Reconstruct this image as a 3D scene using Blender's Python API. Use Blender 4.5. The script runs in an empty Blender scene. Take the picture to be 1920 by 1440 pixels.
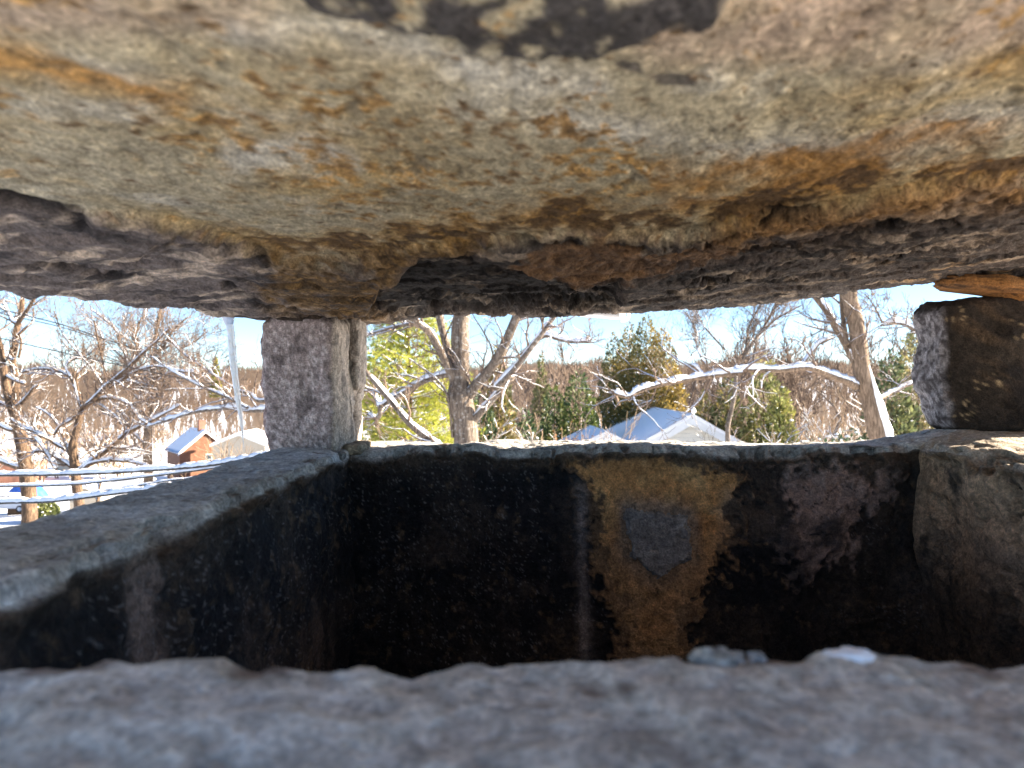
import bpy, bmesh, math, random
import numpy as np
from mathutils import Vector

# ------------------------------------------------------------------ camera, sky, sun, exposure
scene = bpy.context.scene
COL = scene.collection
FPX = 1330.0                                   # focal length in pixels of a 1920 px wide frame
cam_data = bpy.data.cameras.new('camera')
cam_data.sensor_width = 36.0
cam_data.lens = 36.0 * FPX / 1920.0
cam_data.clip_start = 0.01
cam_data.clip_end = 5000.0
cam_data.dof.use_dof = True
cam_data.dof.focus_distance = 1.3
cam_data.dof.aperture_fstop = 9.5
cam = bpy.data.objects.new('camera', cam_data)
COL.objects.link(cam)
cam.location = (0, 0, 0)
cam.rotation_euler = (math.radians(90), 0, 0)
scene.camera = cam

SUN_EL, SUN_AZ = math.radians(18.5), math.radians(80.0)      # azimuth measured from +y towards +x
SUN_DIR = Vector((math.sin(SUN_AZ) * math.cos(SUN_EL), math.cos(SUN_AZ) * math.cos(SUN_EL), math.sin(SUN_EL)))
world = bpy.data.worlds.new('World')
scene.world = world
world.use_nodes = True
wn = world.node_tree
bg = wn.nodes['Background']
sky = wn.nodes.new('ShaderNodeTexSky')
sky.sky_type = 'NISHITA'
sky.sun_disc = False
sky.sun_elevation = SUN_EL
sky.sun_rotation = SUN_AZ
sky.altitude = 100.0
sky.air_density = 0.7
sky.dust_density = 0.0
sky.ozone_density = 3.0
wn.links.new(sky.outputs['Color'], bg.inputs['Color'])
bg.inputs['Strength'].default_value = 0.05

sun_data = bpy.data.lights.new('sun', 'SUN')
sun_data.energy = 5.0
sun_data.angle = math.radians(0.53)
sun_data.color = (1.0, 0.87, 0.70)
sun = bpy.data.objects.new('sun', sun_data)
COL.objects.link(sun)
sun.rotation_euler = SUN_DIR.to_track_quat('Z', 'Y').to_euler()
sun.location = (30, 10, 12)

scene.view_settings.view_transform = 'Standard'
scene.view_settings.look = 'None'
scene.view_settings.gamma = 1.0
scene.view_settings.use_curve_mapping = False
scene.view_settings.exposure = 2.7
scene.render.engine = 'CYCLES'
scene.cycles.use_denoising = True
scene.cycles.max_bounces = 8
scene.cycles.diffuse_bounces = 5
scene.cycles.transmission_bounces = 8
scene.cycles.glossy_bounces = 3

# ------------------------------------------------------------------ small helpers
def at(px, py, Y):
    """the point at depth Y that stands at pixel (px, py) of the 1920x1440 photograph"""
    return np.array(((px - 960.0) / FPX * Y, Y, (720.0 - py) / FPX * Y))

def sstep(a, b, x):
    t = np.clip((x - a) / (b - a + 1e-12), 0, 1)
    return t * t * (3 - 2 * t)

def lerp(a, b, t):
    return a + (b - a) * t

def mixc(c, d, m):
    return c * (1 - m[:, None]) + np.asarray(d, float)[None, :] * m[:, None]

def _hash(ix, iy, iz, seed):
    h = (ix * 0x8da6b343 ^ iy * 0xd8163841 ^ iz * 0xcb1ab31f ^ (seed * 0x9E3779B1 + 12345)) & 0xffffffff
    h ^= h >> 13
    h = (h * 0x5bd1e995) & 0xffffffff
    h ^= h >> 15
    h = (h * 0x27d4eb2d) & 0xffffffff
    h ^= h >> 14
    return h.astype(np.float64) / 4294967295.0

def noise3(P, scale=1.0, seed=0):
    Q = P * np.asarray(scale, float)
    I = np.floor(Q).astype(np.int64)
    F = Q - I
    F = F * F * F * (F * (F * 6 - 15) + 10)
    r = 0
    for dx in (0, 1):
        wx = F[:, 0] if dx else 1 - F[:, 0]
        for dy in (0, 1):
            wy = F[:, 1] if dy else 1 - F[:, 1]
            for dz in (0, 1):
                wz = F[:, 2] if dz else 1 - F[:, 2]
                r = r + wx * wy * wz * _hash(I[:, 0] + dx, I[:, 1] + dy, I[:, 2] + dz, seed)
    return r * 2 - 1

def fbm(P, scale, octv=4, seed=0, gain=0.5):
    s = np.asarray(scale, float)
    a, r, n = 1.0, 0, 0.0
    for o in range(octv):
        r = r + a * noise3(P, s, seed + o * 17)
        n += a
        a *= gain
        s = s * 2.03
    return r / n

def ragged(sd, width, nz):
    """mask that is 1 inside, with a torn, speckled border of the given width"""
    return sstep(-0.30, 0.30, -sd / width + 1.5 * nz)

def sdf_poly(poly, A, B):
    """signed distance (negative inside) of points (A, B) to a polygon"""
    n = len(poly)
    d = np.full(A.shape, 1e9)
    inside = np.zeros(A.shape, bool)
    for i in range(n):
        x0, y0 = poly[i]
        x1, y1 = poly[(i + 1) % n]
        ex, ey = x1 - x0, y1 - y0
        t = np.clip(((A - x0) * ex + (B - y0) * ey) / (ex * ex + ey * ey), 0, 1)
        d = np.minimum(d, np.hypot(A - x0 - t * ex, B - y0 - t * ey))
        c = ((y0 > B) != (y1 > B))
        if abs(y1 - y0) > 1e-12:
            inside ^= c & (A < (B - y0) * ex / (y1 - y0) + x0)
    return np.where(inside, -d, d)

def make_mesh(name, V, quads=None, tris=None, smooth=True, colors=None):
    V = np.asarray(V, np.float32).reshape(-1, 3)
    me = bpy.data.meshes.new(name)
    q = np.asarray(quads if quads is not None and len(quads) else np.zeros((0, 4)), np.int32).reshape(-1, 4)
    t = np.asarray(tris if tris is not None and len(tris) else np.zeros((0, 3)), np.int32).reshape(-1, 3)
    me.vertices.add(len(V))
    me.vertices.foreach_set('co', V.ravel())
    loops = np.concatenate([q.ravel(), t.ravel()])
    me.loops.add(len(loops))
    me.loops.foreach_set('vertex_index', loops)
    tot = np.concatenate([np.full(len(q), 4), np.full(len(t), 3)]).astype(np.int32)
    start = np.concatenate([[0], np.cumsum(tot)[:-1]]).astype(np.int32) if len(tot) else tot
    me.polygons.add(len(tot))
    me.polygons.foreach_set('loop_start', start)
    me.polygons.foreach_set('loop_total', tot)
    me.polygons.foreach_set('use_smooth', np.full(len(tot), bool(smooth)))
    if colors is not None:
        ca = me.color_attributes.new('col', 'FLOAT_COLOR', 'POINT')
        c4 = np.ones((len(V), 4), np.float32)
        c4[:, :3] = np.clip(colors, 0, 1)
        ca.data.foreach_set('color', c4.ravel())
    me.update(calc_edges=True)
    me.validate()
    return me

class Geo:
    """collects shapes in world coordinates that become ONE mesh"""
    def __init__(self):
        self.V, self.Q, self.T, self.C, self.n = [], [], [], [], 0
    def add(self, V, Q=None, T=None, C=None):
        V = np.asarray(V, float).reshape(-1, 3)
        self.V.append(V)
        if Q is not None and len(Q): self.Q.append(np.asarray(Q, int) + self.n)
        if T is not None and len(T): self.T.append(np.asarray(T, int) + self.n)
        if C is not None:
            C = np.asarray(C, float)
            self.C.append(np.tile(C, (len(V), 1)) if C.ndim == 1 else C)
        self.n += len(V)
    def box(self, lo, hi, M=None):
        x0, y0, z0 = lo; x1, y1, z1 = hi
        V = np.array([(x0,y0,z0),(x1,y0,z0),(x1,y1,z0),(x0,y1,z0),(x0,y0,z1),(x1,y0,z1),(x1,y1,z1),(x0,y1,z1)], float)
        if M is not None: V = M(V)
        self.add(V, [(0,3,2,1),(4,5,6,7),(0,1,5,4),(1,2,6,5),(2,3,7,6),(3,0,4,7)])
    def prism(self, poly, y0, y1, M=None):
        """polygon in (x, z) extruded along y"""
        n = len(poly)
        V = np.array([(x, y0, z) for x, z in poly] + [(x, y1, z) for x, z in poly], float)
        if M is not None: V = M(V)
        Q = [(i, (i + 1) % n, n + (i + 1) % n, n + i) for i in range(n)]
        T = [(0, i + 1, i) for i in range(1, n - 1)] + [(n, n + i, n + i + 1) for i in range(1, n - 1)]
        self.add(V, Q, T)
    def tube(self, P, R, sides=6, cap=True):
        P = np.asarray(P, float); R = np.asarray(R, float)
        n = len(P)
        Tn = np.gradient(P, axis=0)
        Tn /= np.linalg.norm(Tn, axis=1)[:, None] + 1e-12
        ref = np.array((0, 0, 1.0)) if abs(Tn[0, 2]) < 0.9 else np.array((1.0, 0, 0))
        U = ref - Tn * (Tn @ ref)[:, None]
        ul = np.linalg.norm(U, axis=1)
        bad = ul < 0.25
        if bad.any():
            ref2 = np.array((0.3, 1.0, 0.1)); U[bad] = ref2 - Tn[bad] * (Tn[bad] @ ref2)[:, None]
            ul = np.linalg.norm(U, axis=1)
        U /= ul[:, None] + 1e-12
        W = np.cross(Tn, U)
        a = np.arange(sides) * (2 * math.pi / sides)
        V = P[:, None, :] + R[:, None, None] * (np.cos(a)[None, :, None] * U[:, None, :] + np.sin(a)[None, :, None] * W[:, None, :])
        i = np.arange(n - 1)[:, None] * sides
        j = np.arange(sides)[None, :]
        j2 = (j + 1) % sides
        Q = np.stack([i + j, i + j2, i + sides + j2, i + sides + j], -1).reshape(-1, 4)
        T = []
        if cap:
            for k in range(1, sides - 1):
                T.append((0, k + 1, k)); b = (n - 1) * sides; T.append((b, b + k, b + k + 1))
        self.add(V.reshape(-1, 3), Q, T)
    def obj(self, name, mat, parent=None, smooth=True, **kw):
        if not self.V: return None
        return link(name, np.concatenate(self.V), np.concatenate(self.Q) if self.Q else None,
                    np.concatenate(self.T) if self.T else None, mat, parent, smooth,
                    np.concatenate(self.C) if self.C else None, **kw)

def root_loc(o):
    p = np.zeros(3)
    while o is not None:
        p += np.array(o.location); o = o.parent
    return p

def link(name, V, Q, T, mat, parent=None, smooth=True, colors=None, **kw):
    V = np.asarray(V, float)
    if parent is not None: V = V - root_loc(parent)
    me = make_mesh(name, V, Q, T, smooth, colors)
    if mat is not None: me.materials.append(mat)
    o = bpy.data.objects.new(name, me)
    COL.objects.link(o)
    o.parent = parent
    tag(o, **kw)
    return o

def tag(o, label=None, cat=None, group=None, kind=None):
    if label: o['label'] = label
    if cat: o['category'] = cat
    if group: o['group'] = group
    if kind: o['kind'] = kind
    return o

def thing(name, loc, label, cat, group=None):
    o = bpy.data.objects.new(name, None)
    o.empty_display_size = 0.05
    COL.objects.link(o)
    o.location = tuple(float(v) for v in loc)
    return tag(o, label, cat, group)

def copy_thing(src, loc, rotz=0.0, scale=1.0, label=None):
    r = src.copy(); COL.objects.link(r)
    r.location = loc; r.rotation_euler = (0, 0, rotz); r.scale = (scale,) * 3
    if label: r['label'] = label
    for ch in list(src.children):
        c = ch.copy(); COL.objects.link(c); c.parent = r
        for g in list(ch.children):
            d = g.copy(); COL.objects.link(d); d.parent = c
    return r

# ------------------------------------------------------------------ materials
class NT:
    def __init__(self, name):
        self.m = bpy.data.materials.new(name)
        self.m.use_nodes = True
        self.t = self.m.node_tree
        self.b = self.t.nodes['Principled BSDF']
        self.co = self.n('ShaderNodeTexCoord').outputs['Object']
    def n(self, typ, **kw):
        nd = self.t.nodes.new(typ)
        for k, v in kw.items(): setattr(nd, k, v)
        return nd
    def put(self, sock, v):
        if isinstance(v, bpy.types.NodeSocket): self.t.links.new(v, sock)
        elif isinstance(v, (tuple, list)) and len(v) == 3 and sock.type == 'RGBA': sock.default_value = (*v, 1)
        else: sock.default_value = v
    def map(self, scale=(1, 1, 1), rot=(0, 0, 0), vec=None):
        m = self.n('ShaderNodeMapping')
        m.inputs['Scale'].default_value = scale
        m.inputs['Rotation'].default_value = rot
        self.put(m.inputs['Vector'], vec or self.co)
        return m.outputs[0]
    def noise(self, scale, detail=4, rough=0.55, vec=None, dist=0.0):
        x = self.n('ShaderNodeTexNoise')
        self.put(x.inputs['Vector'], vec or self.co)
        x.inputs['Scale'].default_value = scale
        x.inputs['Detail'].default_value = detail
        x.inputs['Roughness'].default_value = rough
        x.inputs['Distortion'].default_value = dist
        return x.outputs['Fac']
    def vor(self, scale, feature='F1', vec=None, out='Distance'):
        x = self.n('ShaderNodeTexVoronoi', feature=feature)
        self.put(x.inputs['Vector'], vec or self.co)
        x.inputs['Scale'].default_value = scale
        return x.outputs[out]
    def ramp(self, fac, stops):
        r = self.n('ShaderNodeValToRGB')
        e = r.color_ramp.elements
        while len(e) < len(stops): e.new(0.5)
        for i, (p, c) in enumerate(stops):
            e[i].position = p
            e[i].color = (*c, 1) if isinstance(c, (tuple, list)) else (c, c, c, 1)
        self.put(r.inputs['Fac'], fac)
        return r.outputs['Color']
    def mix(self, fac, a, b, mode='MIX'):
        m = self.n('ShaderNodeMix', data_type='RGBA', blend_type=mode)
        self.put(m.inputs[0], fac); self.put(m.inputs[6], a); self.put(m.inputs[7], b)
        return m.outputs[2]
    def math(self, op, a, b=0.0):
        m = self.n('ShaderNodeMath', operation=op)
        self.put(m.inputs[0], a); self.put(m.inputs[1], b)
        return m.outputs[0]
    def attr(self, name='col'):
        return self.n('ShaderNodeAttribute', attribute_name=name).outputs['Color']
    def bump(self, h, strength=0.5, dist=0.01):
        b = self.n('ShaderNodeBump')
        b.inputs['Strength'].default_value = strength
        b.inputs['Distance'].default_value = dist
        self.put(b.inputs['Height'], h)
        self.t.links.new(b.outputs[0], self.b.inputs['Normal'])
    def done(self, color, rough=0.85, spec=0.3):
        self.put(self.b.inputs['Base Color'], color)
        self.put(self.b.inputs['Roughness'], rough)
        self.put(self.b.inputs['Specular IOR Level'], spec)
        return self.m

def gain(nt, fac, lo, hi):
    return nt.ramp(fac, [(0.25, lo), (0.75, hi)])

def m_rock(name, fine=(0.62, 1.38), scale=260, bump=0.6, bd=0.004, speck=None, stretch=(1, 1, 1)):
    """vertex-coloured rock with fine grain and relief"""
    t = NT(name)
    t.co = t.map(stretch)
    n1 = t.noise(scale, 5, 0.7)
    n2 = t.noise(scale * 0.22, 4, 0.6)
    n0 = t.noise(scale * 0.45, 3, 0.6)
    c = t.mix(1.0, t.attr(), t.ramp(n1, [(0.34, fine[0]), (0.66, fine[1])]), 'MULTIPLY')
    c = t.mix(1.0, c, t.ramp(n0, [(0.36, 0.82), (0.64, 1.18)]), 'MULTIPLY')
    c = t.mix(1.0, c, t.ramp(n2, [(0.36, 0.76), (0.64, 1.24)]), 'MULTIPLY')
    if speck:
        v = t.vor(speck[0])
        k = t.noise(speck[0] * 0.08, 3)
        m = t.math('MULTIPLY', t.ramp(v, [(0.06, 1.0), (0.16, 0.0)]), t.ramp(k, [(0.48, 0.0), (0.62, 1.0)]))
        c = t.mix(t.math('MULTIPLY', m, speck[2]), c, speck[1])
    h = t.math('ADD', t.math('MULTIPLY', n2, 2.6), t.math('ADD', n1, t.math('MULTIPLY', n0, 1.2)))
    t.bump(h, bump, bd)
    return t.done(c, 0.9, 0.25)

def m_simple(name, ca, cb, scale=8, rough=0.8, bump=0.0, bd=0.01, spec=0.3, stretch=(1, 1, 1)):
    t = NT(name)
    v = t.map(stretch)
    n = t.noise(scale, 4, 0.6, v)
    c = t.ramp(n, [(0.3, ca), (0.7, cb)])
    if bump: t.bump(n, bump, bd)
    return t.done(c, rough, spec)

M = {}
M['slab'] = m_rock('cap_stone_rock', fine=(0.55, 1.45), scale=420, bump=0.7, bd=0.004, stretch=(1, 0.75, 1))
M['slab_top'] = m_simple('cap_stone_edge', (0.10, 0.09, 0.085), (0.24, 0.21, 0.19), 14, 0.9, 0.6, 0.01)
M['wall'] = m_rock('flue_masonry', scale=330, bump=0.8, bd=0.004, speck=(330, (0.30, 0.29, 0.29), 0.35))
M['snow'] = m_simple('snow', (0.80, 0.82, 0.86), (0.88, 0.89, 0.91), 30, 0.75, 0.25, 0.02)
M['snow_far'] = m_simple('snow_field', (0.72, 0.74, 0.79), (0.86, 0.87, 0.90), 0.35, 0.8, 0.3, 0.2)

def m_bark(name, ca, cb, lichen=None):
    t = NT(name)
    v = t.map((1, 1, 0.16))
    n = t.noise(34, 5, 0.65, v, 0.6)
    big = t.noise(2.2, 3)
    c = t.ramp(n, [(0.34, tuple(x * 0.45 for x in ca)), (0.5, ca), (0.68, cb)])
    if lichen:
        k = t.ramp(t.noise(14, 4, 0.6), [(0.56, 0.0), (0.63, 1.0)])
        c = t.mix(t.math('MULTIPLY', k, 0.65), c, lichen)
    c = t.mix(1.0, c, gain(t, big, 0.8, 1.2), 'MULTIPLY')
    t.bump(n, 0.9, 0.03)
    return t.done(c, 0.9, 0.2)

M['bark_grey'] = m_bark('bark_grey', (0.135, 0.105, 0.082), (0.26, 0.21, 0.165), (0.34, 0.32, 0.29))
M['bark_tan'] = m_bark('bark_tan', (0.17, 0.12, 0.082), (0.31, 0.225, 0.16))
M['bark_brown'] = m_bark('bark_brown', (0.10, 0.066, 0.044), (0.23, 0.15, 0.092))
M['twig'] = m_simple('twig_bark', (0.085, 0.06, 0.045), (0.19, 0.135, 0.10), 3, 0.85)
M['twig_tan'] = m_simple('twig_tan', (0.20, 0.14, 0.09), (0.36, 0.26, 0.17), 3, 0.85)
t = NT('far_wood_twigs')
M['wood_far'] = t.done(t.mix(t.ramp(t.noise(0.35, 3), [(0.4, 0.0), (0.62, 1.0)]), t.ramp(t.noise(0.03, 4), [(0.3, (0.27, 0.18, 0.115)), (0.7, (0.45, 0.33, 0.23))]), (0.43, 0.32, 0.21)), 0.9, 0.2)

def m_leaf(name):
    t = NT(name)
    c = t.mix(1.0, t.attr(), gain(t, t.noise(3.0, 3), 0.75, 1.25), 'MULTIPLY')
    tr = t.n('ShaderNodeBsdfTranslucent')
    t.put(tr.inputs['Color'], c)
    mx = t.n('ShaderNodeMixShader')
    mx.inputs[0].default_value = 0.3
    t.done(c, 0.6, 0.3)
    t.t.links.new(t.b.outputs[0], mx.inputs[1])
    t.t.links.new(tr.outputs[0], mx.inputs[2])
    t.t.links.new(mx.outputs[0], t.t.nodes['Material Output'].inputs['Surface'])
    return t.m
M['leaf'] = m_leaf('evergreen_foliage')

# ------------------------------------------------------------------ ground, roof
def ground_z(x, y):
    x = np.asarray(x, float); y = np.asarray(y, float)
    z = -7.0 - 0.08 * np.clip(y, -30, 175)
    # the near right side is a higher bank; the far side rises to a wooded ridge
    z = z + 5.0 * sstep(5, 60, x) * sstep(45, 90, y) * (1 - sstep(150, 230, y))
    ridge = 22.5 + 5.0 * sstep(-150, 200, x) + 2.2 * np.sin(x / 70.0) + 1.6 * np.sin(x / 31.0 + 1.0)
    z = z + ridge * sstep(215, 560, y)
    z = z + 0.25 * np.sin(x / 6.3 + y / 9.1) + 0.2 * np.sin(x / 3.7 - y / 5.2)
    return z

gx = np.concatenate([-np.geomspace(1600, 60, 40), np.linspace(-55, 55, 56), np.geomspace(60, 1600, 40)])
gy = np.concatenate([np.linspace(-400, -20, 12), np.linspace(-15, 250, 120), np.linspace(256, 640, 50), np.geomspace(680, 2600, 14)])
GX, GY = np.meshgrid(gx, gy)
GZ = ground_z(GX, GY)
nx, ny = len(gx), len(gy)
ii = (np.arange(ny - 1)[:, None] * nx + np.arange(nx - 1)[None, :]).ravel()
link('ground', np.stack([GX.ravel(), GY.ravel(), GZ.ravel()], 1), np.stack([ii, ii + 1, ii + nx + 1, ii + nx], 1), None,
     M['snow_far'], None, True, kind='structure')

# snow-covered roof of the house the chimney stands on (unseen; ridge along the view and low pitch chosen to bounce sun upward)
g = Geo()
for s in (-1, 1):
    xs = np.linspace(0, 6.2, 24); ys = np.linspace(-7, 4.0, 30)
    A, B = np.meshgrid(xs, ys)
    V = np.stack([0.3 + s * A.ravel(), B.ravel(), -0.80 - 0.12 * A.ravel()], 1)
    V[:, 2] += 0.025 * fbm(V, 0.9, 3, 5)
    k = (np.arange(29)[:, None] * 24 + np.arange(23)[None, :]).ravel()
    Q = np.stack([k, k + 1, k + 25, k + 24], 1)
    g.add(V, Q if s > 0 else Q[:, ::-1])
g.box((-5.5, -6.8, -8.5), (6.1, 3.8, -1.75))
g.obj('roof', M['snow'], kind='structure')

# ------------------------------------------------------------------ chimney
RIM = -0.1
CH = thing('chimney', (0.2, 0.7, -1.3), 'square rough masonry chimney top with soot blackened open flue under the stone cap', 'chimney')
IN = [(-0.25, 0.256), (0.633, 0.256), (0.633, 1.108), (-0.25, 1.108)]
OUT = [(-0.362, 0.125), (0.98, 0.125), (0.98, 1.228), (-0.362, 1.228)]

def rim_height(x, y):
    return RIM + 0.022 * sstep(0.58, 0.74, x) * sstep(0.85, 1.1, y) + 0.002 * sstep(-0.2, -0.36, x)

ZI = np.concatenate([np.linspace(-0.0115, -0.36, 155), np.linspace(-0.37, -1.15, 24)])
prof = []                                               # (across 0 outer..1 inner, dz below the rim)
for z in np.linspace(-1.15, -0.05, 16): prof.append((0.0, z, 'o'))
for a in np.linspace(0.1, 0.9, 5): prof.append((0.12 * (1 - math.cos(a * math.pi / 2)), -0.02 * (1 - math.sin(a * math.pi / 2)), 't'))
for d in np.linspace(0.12, 0.94, 48): prof.append((d, 0.0, 't'))
for a in np.linspace(0.05, 0.95, 9): prof.append((0.94 + 0.06 * math.sin(a * math.pi / 2), -0.010 * (1 - math.cos(a * math.pi / 2)), 't'))
for z in ZI: prof.append((1.0, z, 'i'))
PD = np.array([p[0] for p in prof]); PZ = np.array([p[1] for p in prof])
PK = np.array(['oti'.index(p[2]) for p in prof])

def wall_poly(pts, Y=1.108):
    return [((px - 960) / FPX * Y, (720 - py) / FPX * Y) for px, py in pts]
ORANGE = wall_poly([(1040, 858), (1180, 850), (1335, 862), (1420, 876), (1412, 925), (1390, 960), (1408, 1010), (1360, 1050), (1345, 1090), (1312, 1150),
                    (1295, 1190), (1312, 1260), (1145, 1270), (1150, 1180), (1135, 1110), (1115, 1040), (1098, 960), (1090, 910)])
BROWN2 = wall_poly([(1460, 880), (1560, 870), (1660, 890), (1640, 960), (1570, 1050), (1520, 1075), (1480, 1000), (1470, 940)])

PATCH = wall_poly([(1172, 950), (1215, 956), (1284, 966), (1292, 1000), (1290, 1042), (1268, 1052), (1246, 1070), (1222, 1076), (1200, 1060), (1178, 1040), (1174, 1000)])

def build_wall(k, nseg, label):
    a_in, b_in = np.array(IN[k]), np.array(IN[(k + 1) % 4])
    a_out, b_out = np.array(OUT[k]), np.array(OUT[(k + 1) % 4])
    s = np.linspace(0, 1, nseg)
    Pin = a_in[None] + (b_in - a_in)[None] * s[:, None]
    Pout = a_out[None] + (b_out - a_out)[None] * s[:, None]
    npf = len(PD)
    XY = Pout[:, None, :] * (1 - PD)[None, :, None] + Pin[:, None, :] * PD[None, :, None]
    X = XY[..., 0].ravel(); Yc = XY[..., 1].ravel()
    dz = np.tile(PZ, nseg); kind = np.tile(PK, nseg)
    Z = rim_height(X, Yc) + dz
    P = np.stack([X, Yc, Z], 1)
    cen = np.array(((IN[0][0] + IN[1][0]) / 2, (IN[0][1] + IN[2][1]) / 2))
    D3 = np.stack([fbm(P, 9, 4, 31), fbm(P, 9, 4, 47), fbm(P, 9, 4, 59)], 1)
    F3 = np.stack([fbm(P, 55, 3, 71), fbm(P, 55, 3, 83), fbm(P, 55, 3, 97)], 1)
    inner = kind == 2
    amp = np.where(inner, 1.15, 0.75)[:, None]
    Dp = D3 * 0.011 * amp + F3 * 0.0035
    # edge of the rim: broken away in bites
    edge = np.exp(-((dz + 0.004) / 0.016) ** 2) * sstep(0.75, 1.0, np.tile(PD, nseg))
    bite = np.clip(sstep(0.05, 0.42, fbm(P * [1, 1, 0.2], 19, 4, 11, 0.6)) + 0.5 * sstep(0.1, 0.5, fbm(P * [1, 1, 0.3], 60, 3, 12)), 0, 1.2) * edge
    if k == 0: Dp[:, 2] += np.where(inner, 0, 1) * (0.0022 * fbm(P, 24, 4, 141) + 0.0018 * fbm(P, 90, 3, 142))
    if k == 0: bite = bite * 0.22
    nrm = {0: (0, 1), 1: (-1, 0), 2: (0, -1), 3: (1, 0)}[k]
    ins = np.zeros(len(X))
    # bedding mortar of the rim stands a little proud of the wall below it
    lip = sstep(-0.026, -0.014, dz + 0.008 * fbm(P, 20, 3, 23)) * inner
    ins += 0.006 * lip
    ins -= 0.024 * bite
    Dp[:, 2] -= 0.012 * bite
    ins += inner * (0.004 if k == 0 else 0.011) * fbm(P, 22, 5, 151, 0.6)
    # ---- colours
    n1 = fbm(P, 5, 4, 3); n2 = fbm(P, 22, 4, 5); n3 = fbm(P, 80, 3, 7)
    grey = np.array((0.53, 0.505, 0.465))
    C = np.tile(grey, (len(X), 1))
    C = mixc(C, (0.40, 0.38, 0.35), sstep(-0.1, 0.45, n2))
    C = mixc(C, (0.60, 0.59, 0.57), sstep(0.05, 0.5, fbm(P, 14, 4, 77)))
    C = mixc(C, (0.12, 0.07, 0.045), 0.75 * sstep(0.36, 0.52, fbm(P, 36, 4, 91)))
    if k == 1: C = mixc(C, (0.40, 0.30, 0.20), np.full(len(X), 0.6))
    if k == 0: C = C * np.array((1.10, 1.05, 0.99))[None]
    soot = np.array((0.020, 0.018, 0.018))
    ind = -dz + 0.010 * n2 + 0.01 * n1                               # depth below rim
    m_in = inner * sstep(0.006, 0.016, ind)
    Cs = np.tile(soot, (len(X), 1))
    Cs = mixc(Cs, (0.062, 0.046, 0.034), sstep(0.0, 0.45, n1))
    Cs = mixc(Cs, (0.13, 0.09, 0.055), 0.75 * sstep(0.18, 0.42, n3 * 0.7 + n2 * 0.35 + 0.12 * n1))
    Cs = mixc(Cs, (0.11, 0.082, 0.062), 0.75 * sstep(0.05, 0.4, fbm(P, 9, 5, 191)) * (0.5 + 0.5 * sstep(0.25, 0.4, X)))
    if k == 2:
        wob = 0.022 * n2 + 0.012 * n3 + 0.030 * n1
        so = sdf_poly(ORANGE, X, Z) + wob
        mo = ragged(so, 0.034, 0.8 * n2 + 1.1 * n3)
        co = mixc(np.tile(np.array((0.60, 0.30, 0.105)), (len(X), 1)), (0.70, 0.42, 0.17), sstep(-0.2, 0.5, n2))
        co = mixc(co, (0.40, 0.28, 0.18), sstep(0.0, 0.4, n1 + 0.3 * n2) * 0.85)
        co = mixc(co, (0.30, 0.24, 0.18), 0.8 * np.exp(-((sdf_poly(PATCH, X, Z) + 0.01 * n2) / 0.018) ** 2))
        co = mixc(co, (0.07, 0.052, 0.04), 0.85 * sstep(0.16, 0.42, fbm(P, 42, 5, 19, 0.65) + 0.9 * sstep(-0.04, 0.0, so) - 0.18))
        co = mixc(co, (0.38, 0.225, 0.11), 0.6 * sstep(-0.20, -0.30, Z + 0.03 * n1))
        so2 = sdf_poly(BROWN2, X, Z) + 0.018 * n2
        mb = ragged(so2, 0.05, n2 + 0.7 * n3)
        cb = mixc(np.tile(np.array((0.36, 0.255, 0.205)), (len(X), 1)), (0.10, 0.078, 0.068), sstep(-0.05, 0.4, n2))
        Cs = Cs * (1 - mb[:, None]) + cb * mb[:, None]
        Cs = Cs * (1 - mo[:, None]) + co * mo[:, None]
        # pale lime streak running down beside the orange panel
        sx = X - (((1082 + (-Z - 0.13) * 60) - 960) / FPX * 1.108)
        st = np.exp(-((sx + 0.004 * n2) / 0.009) ** 2) * (0.55 + 0.45 * n2) * sstep(0.03, 0.07, ind) * (1 - sstep(0.30, 0.42, ind))
        Cs = mixc(Cs, (0.33, 0.28, 0.25), np.clip(1.2 * st, 0, 0.85))
        # salt specks towards the left
        sp = sstep(0.66, 0.74, noise3(P, 520, 5)) * sstep(0.0, 0.4, fbm(P, 11, 3, 13) + 0.35 * (X < 0.05))
        Cs = mixc(Cs, (0.42, 0.40, 0.39), 0.3 * sp * (1 - mo))
        ins += 0.008 * mo + 0.004 * mb + 0.012 * fbm(P, 10, 5, 171, 0.6) * sstep(0.1, 0.4, X) 
        cr = np.abs(fbm(P, (7, 7, 11), 5, 131, 0.62))
        crack = (1 - sstep(0.003, 0.012, cr)) * (X > 0.02) * sstep(0.0, 0.25, fbm(P, 8, 2, 133))
        ins -= 0.006 * crack
        Cs = mixc(Cs, (0.02, 0.016, 0.014), 0.75 * crack)
        # hollows at the right where mortar has fallen out
        hol = sstep(0.10, 0.30, fbm(P, 9, 5, 211)) * sstep(0.28, 0.36, X)
        ins -= 0.022 * hol
    elif k == 3:
        # pale strip down the left wall
        yy = Yc + 0.012 * n2
        st = sstep(0.455, 0.472, yy) * (1 - sstep(0.50, 0.525, yy))
        Cs = mixc(Cs, (0.32, 0.235, 0.19), np.clip(st * (0.7 + 0.5 * n2), 0, 0.9))
        sp = sstep(0.66, 0.74, noise3(P, 520, 5)) * sstep(0.0, 0.4, fbm(P, 11, 3, 13) + 0.25)
        Cs = mixc(Cs, (0.42, 0.40, 0.39), 0.3 * sp)
        Cs = mixc(Cs, (0.15, 0.11, 0.085), 0.7 * sstep(0.05, 0.4, fbm(P * [1, 1, 0.5], 12, 5, 193, 0.6)))
        st2 = np.exp(-((Yc - 1.0) / 0.02) ** 2) * np.clip(0.4 + n2, 0, 1)
        Cs = mixc(Cs, (0.15, 0.135, 0.125), 0.5 * st2)
    elif k == 1:
        fall = 0.92 * sstep(0.10, 0.26, ind + 0.06 * n1)
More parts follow.
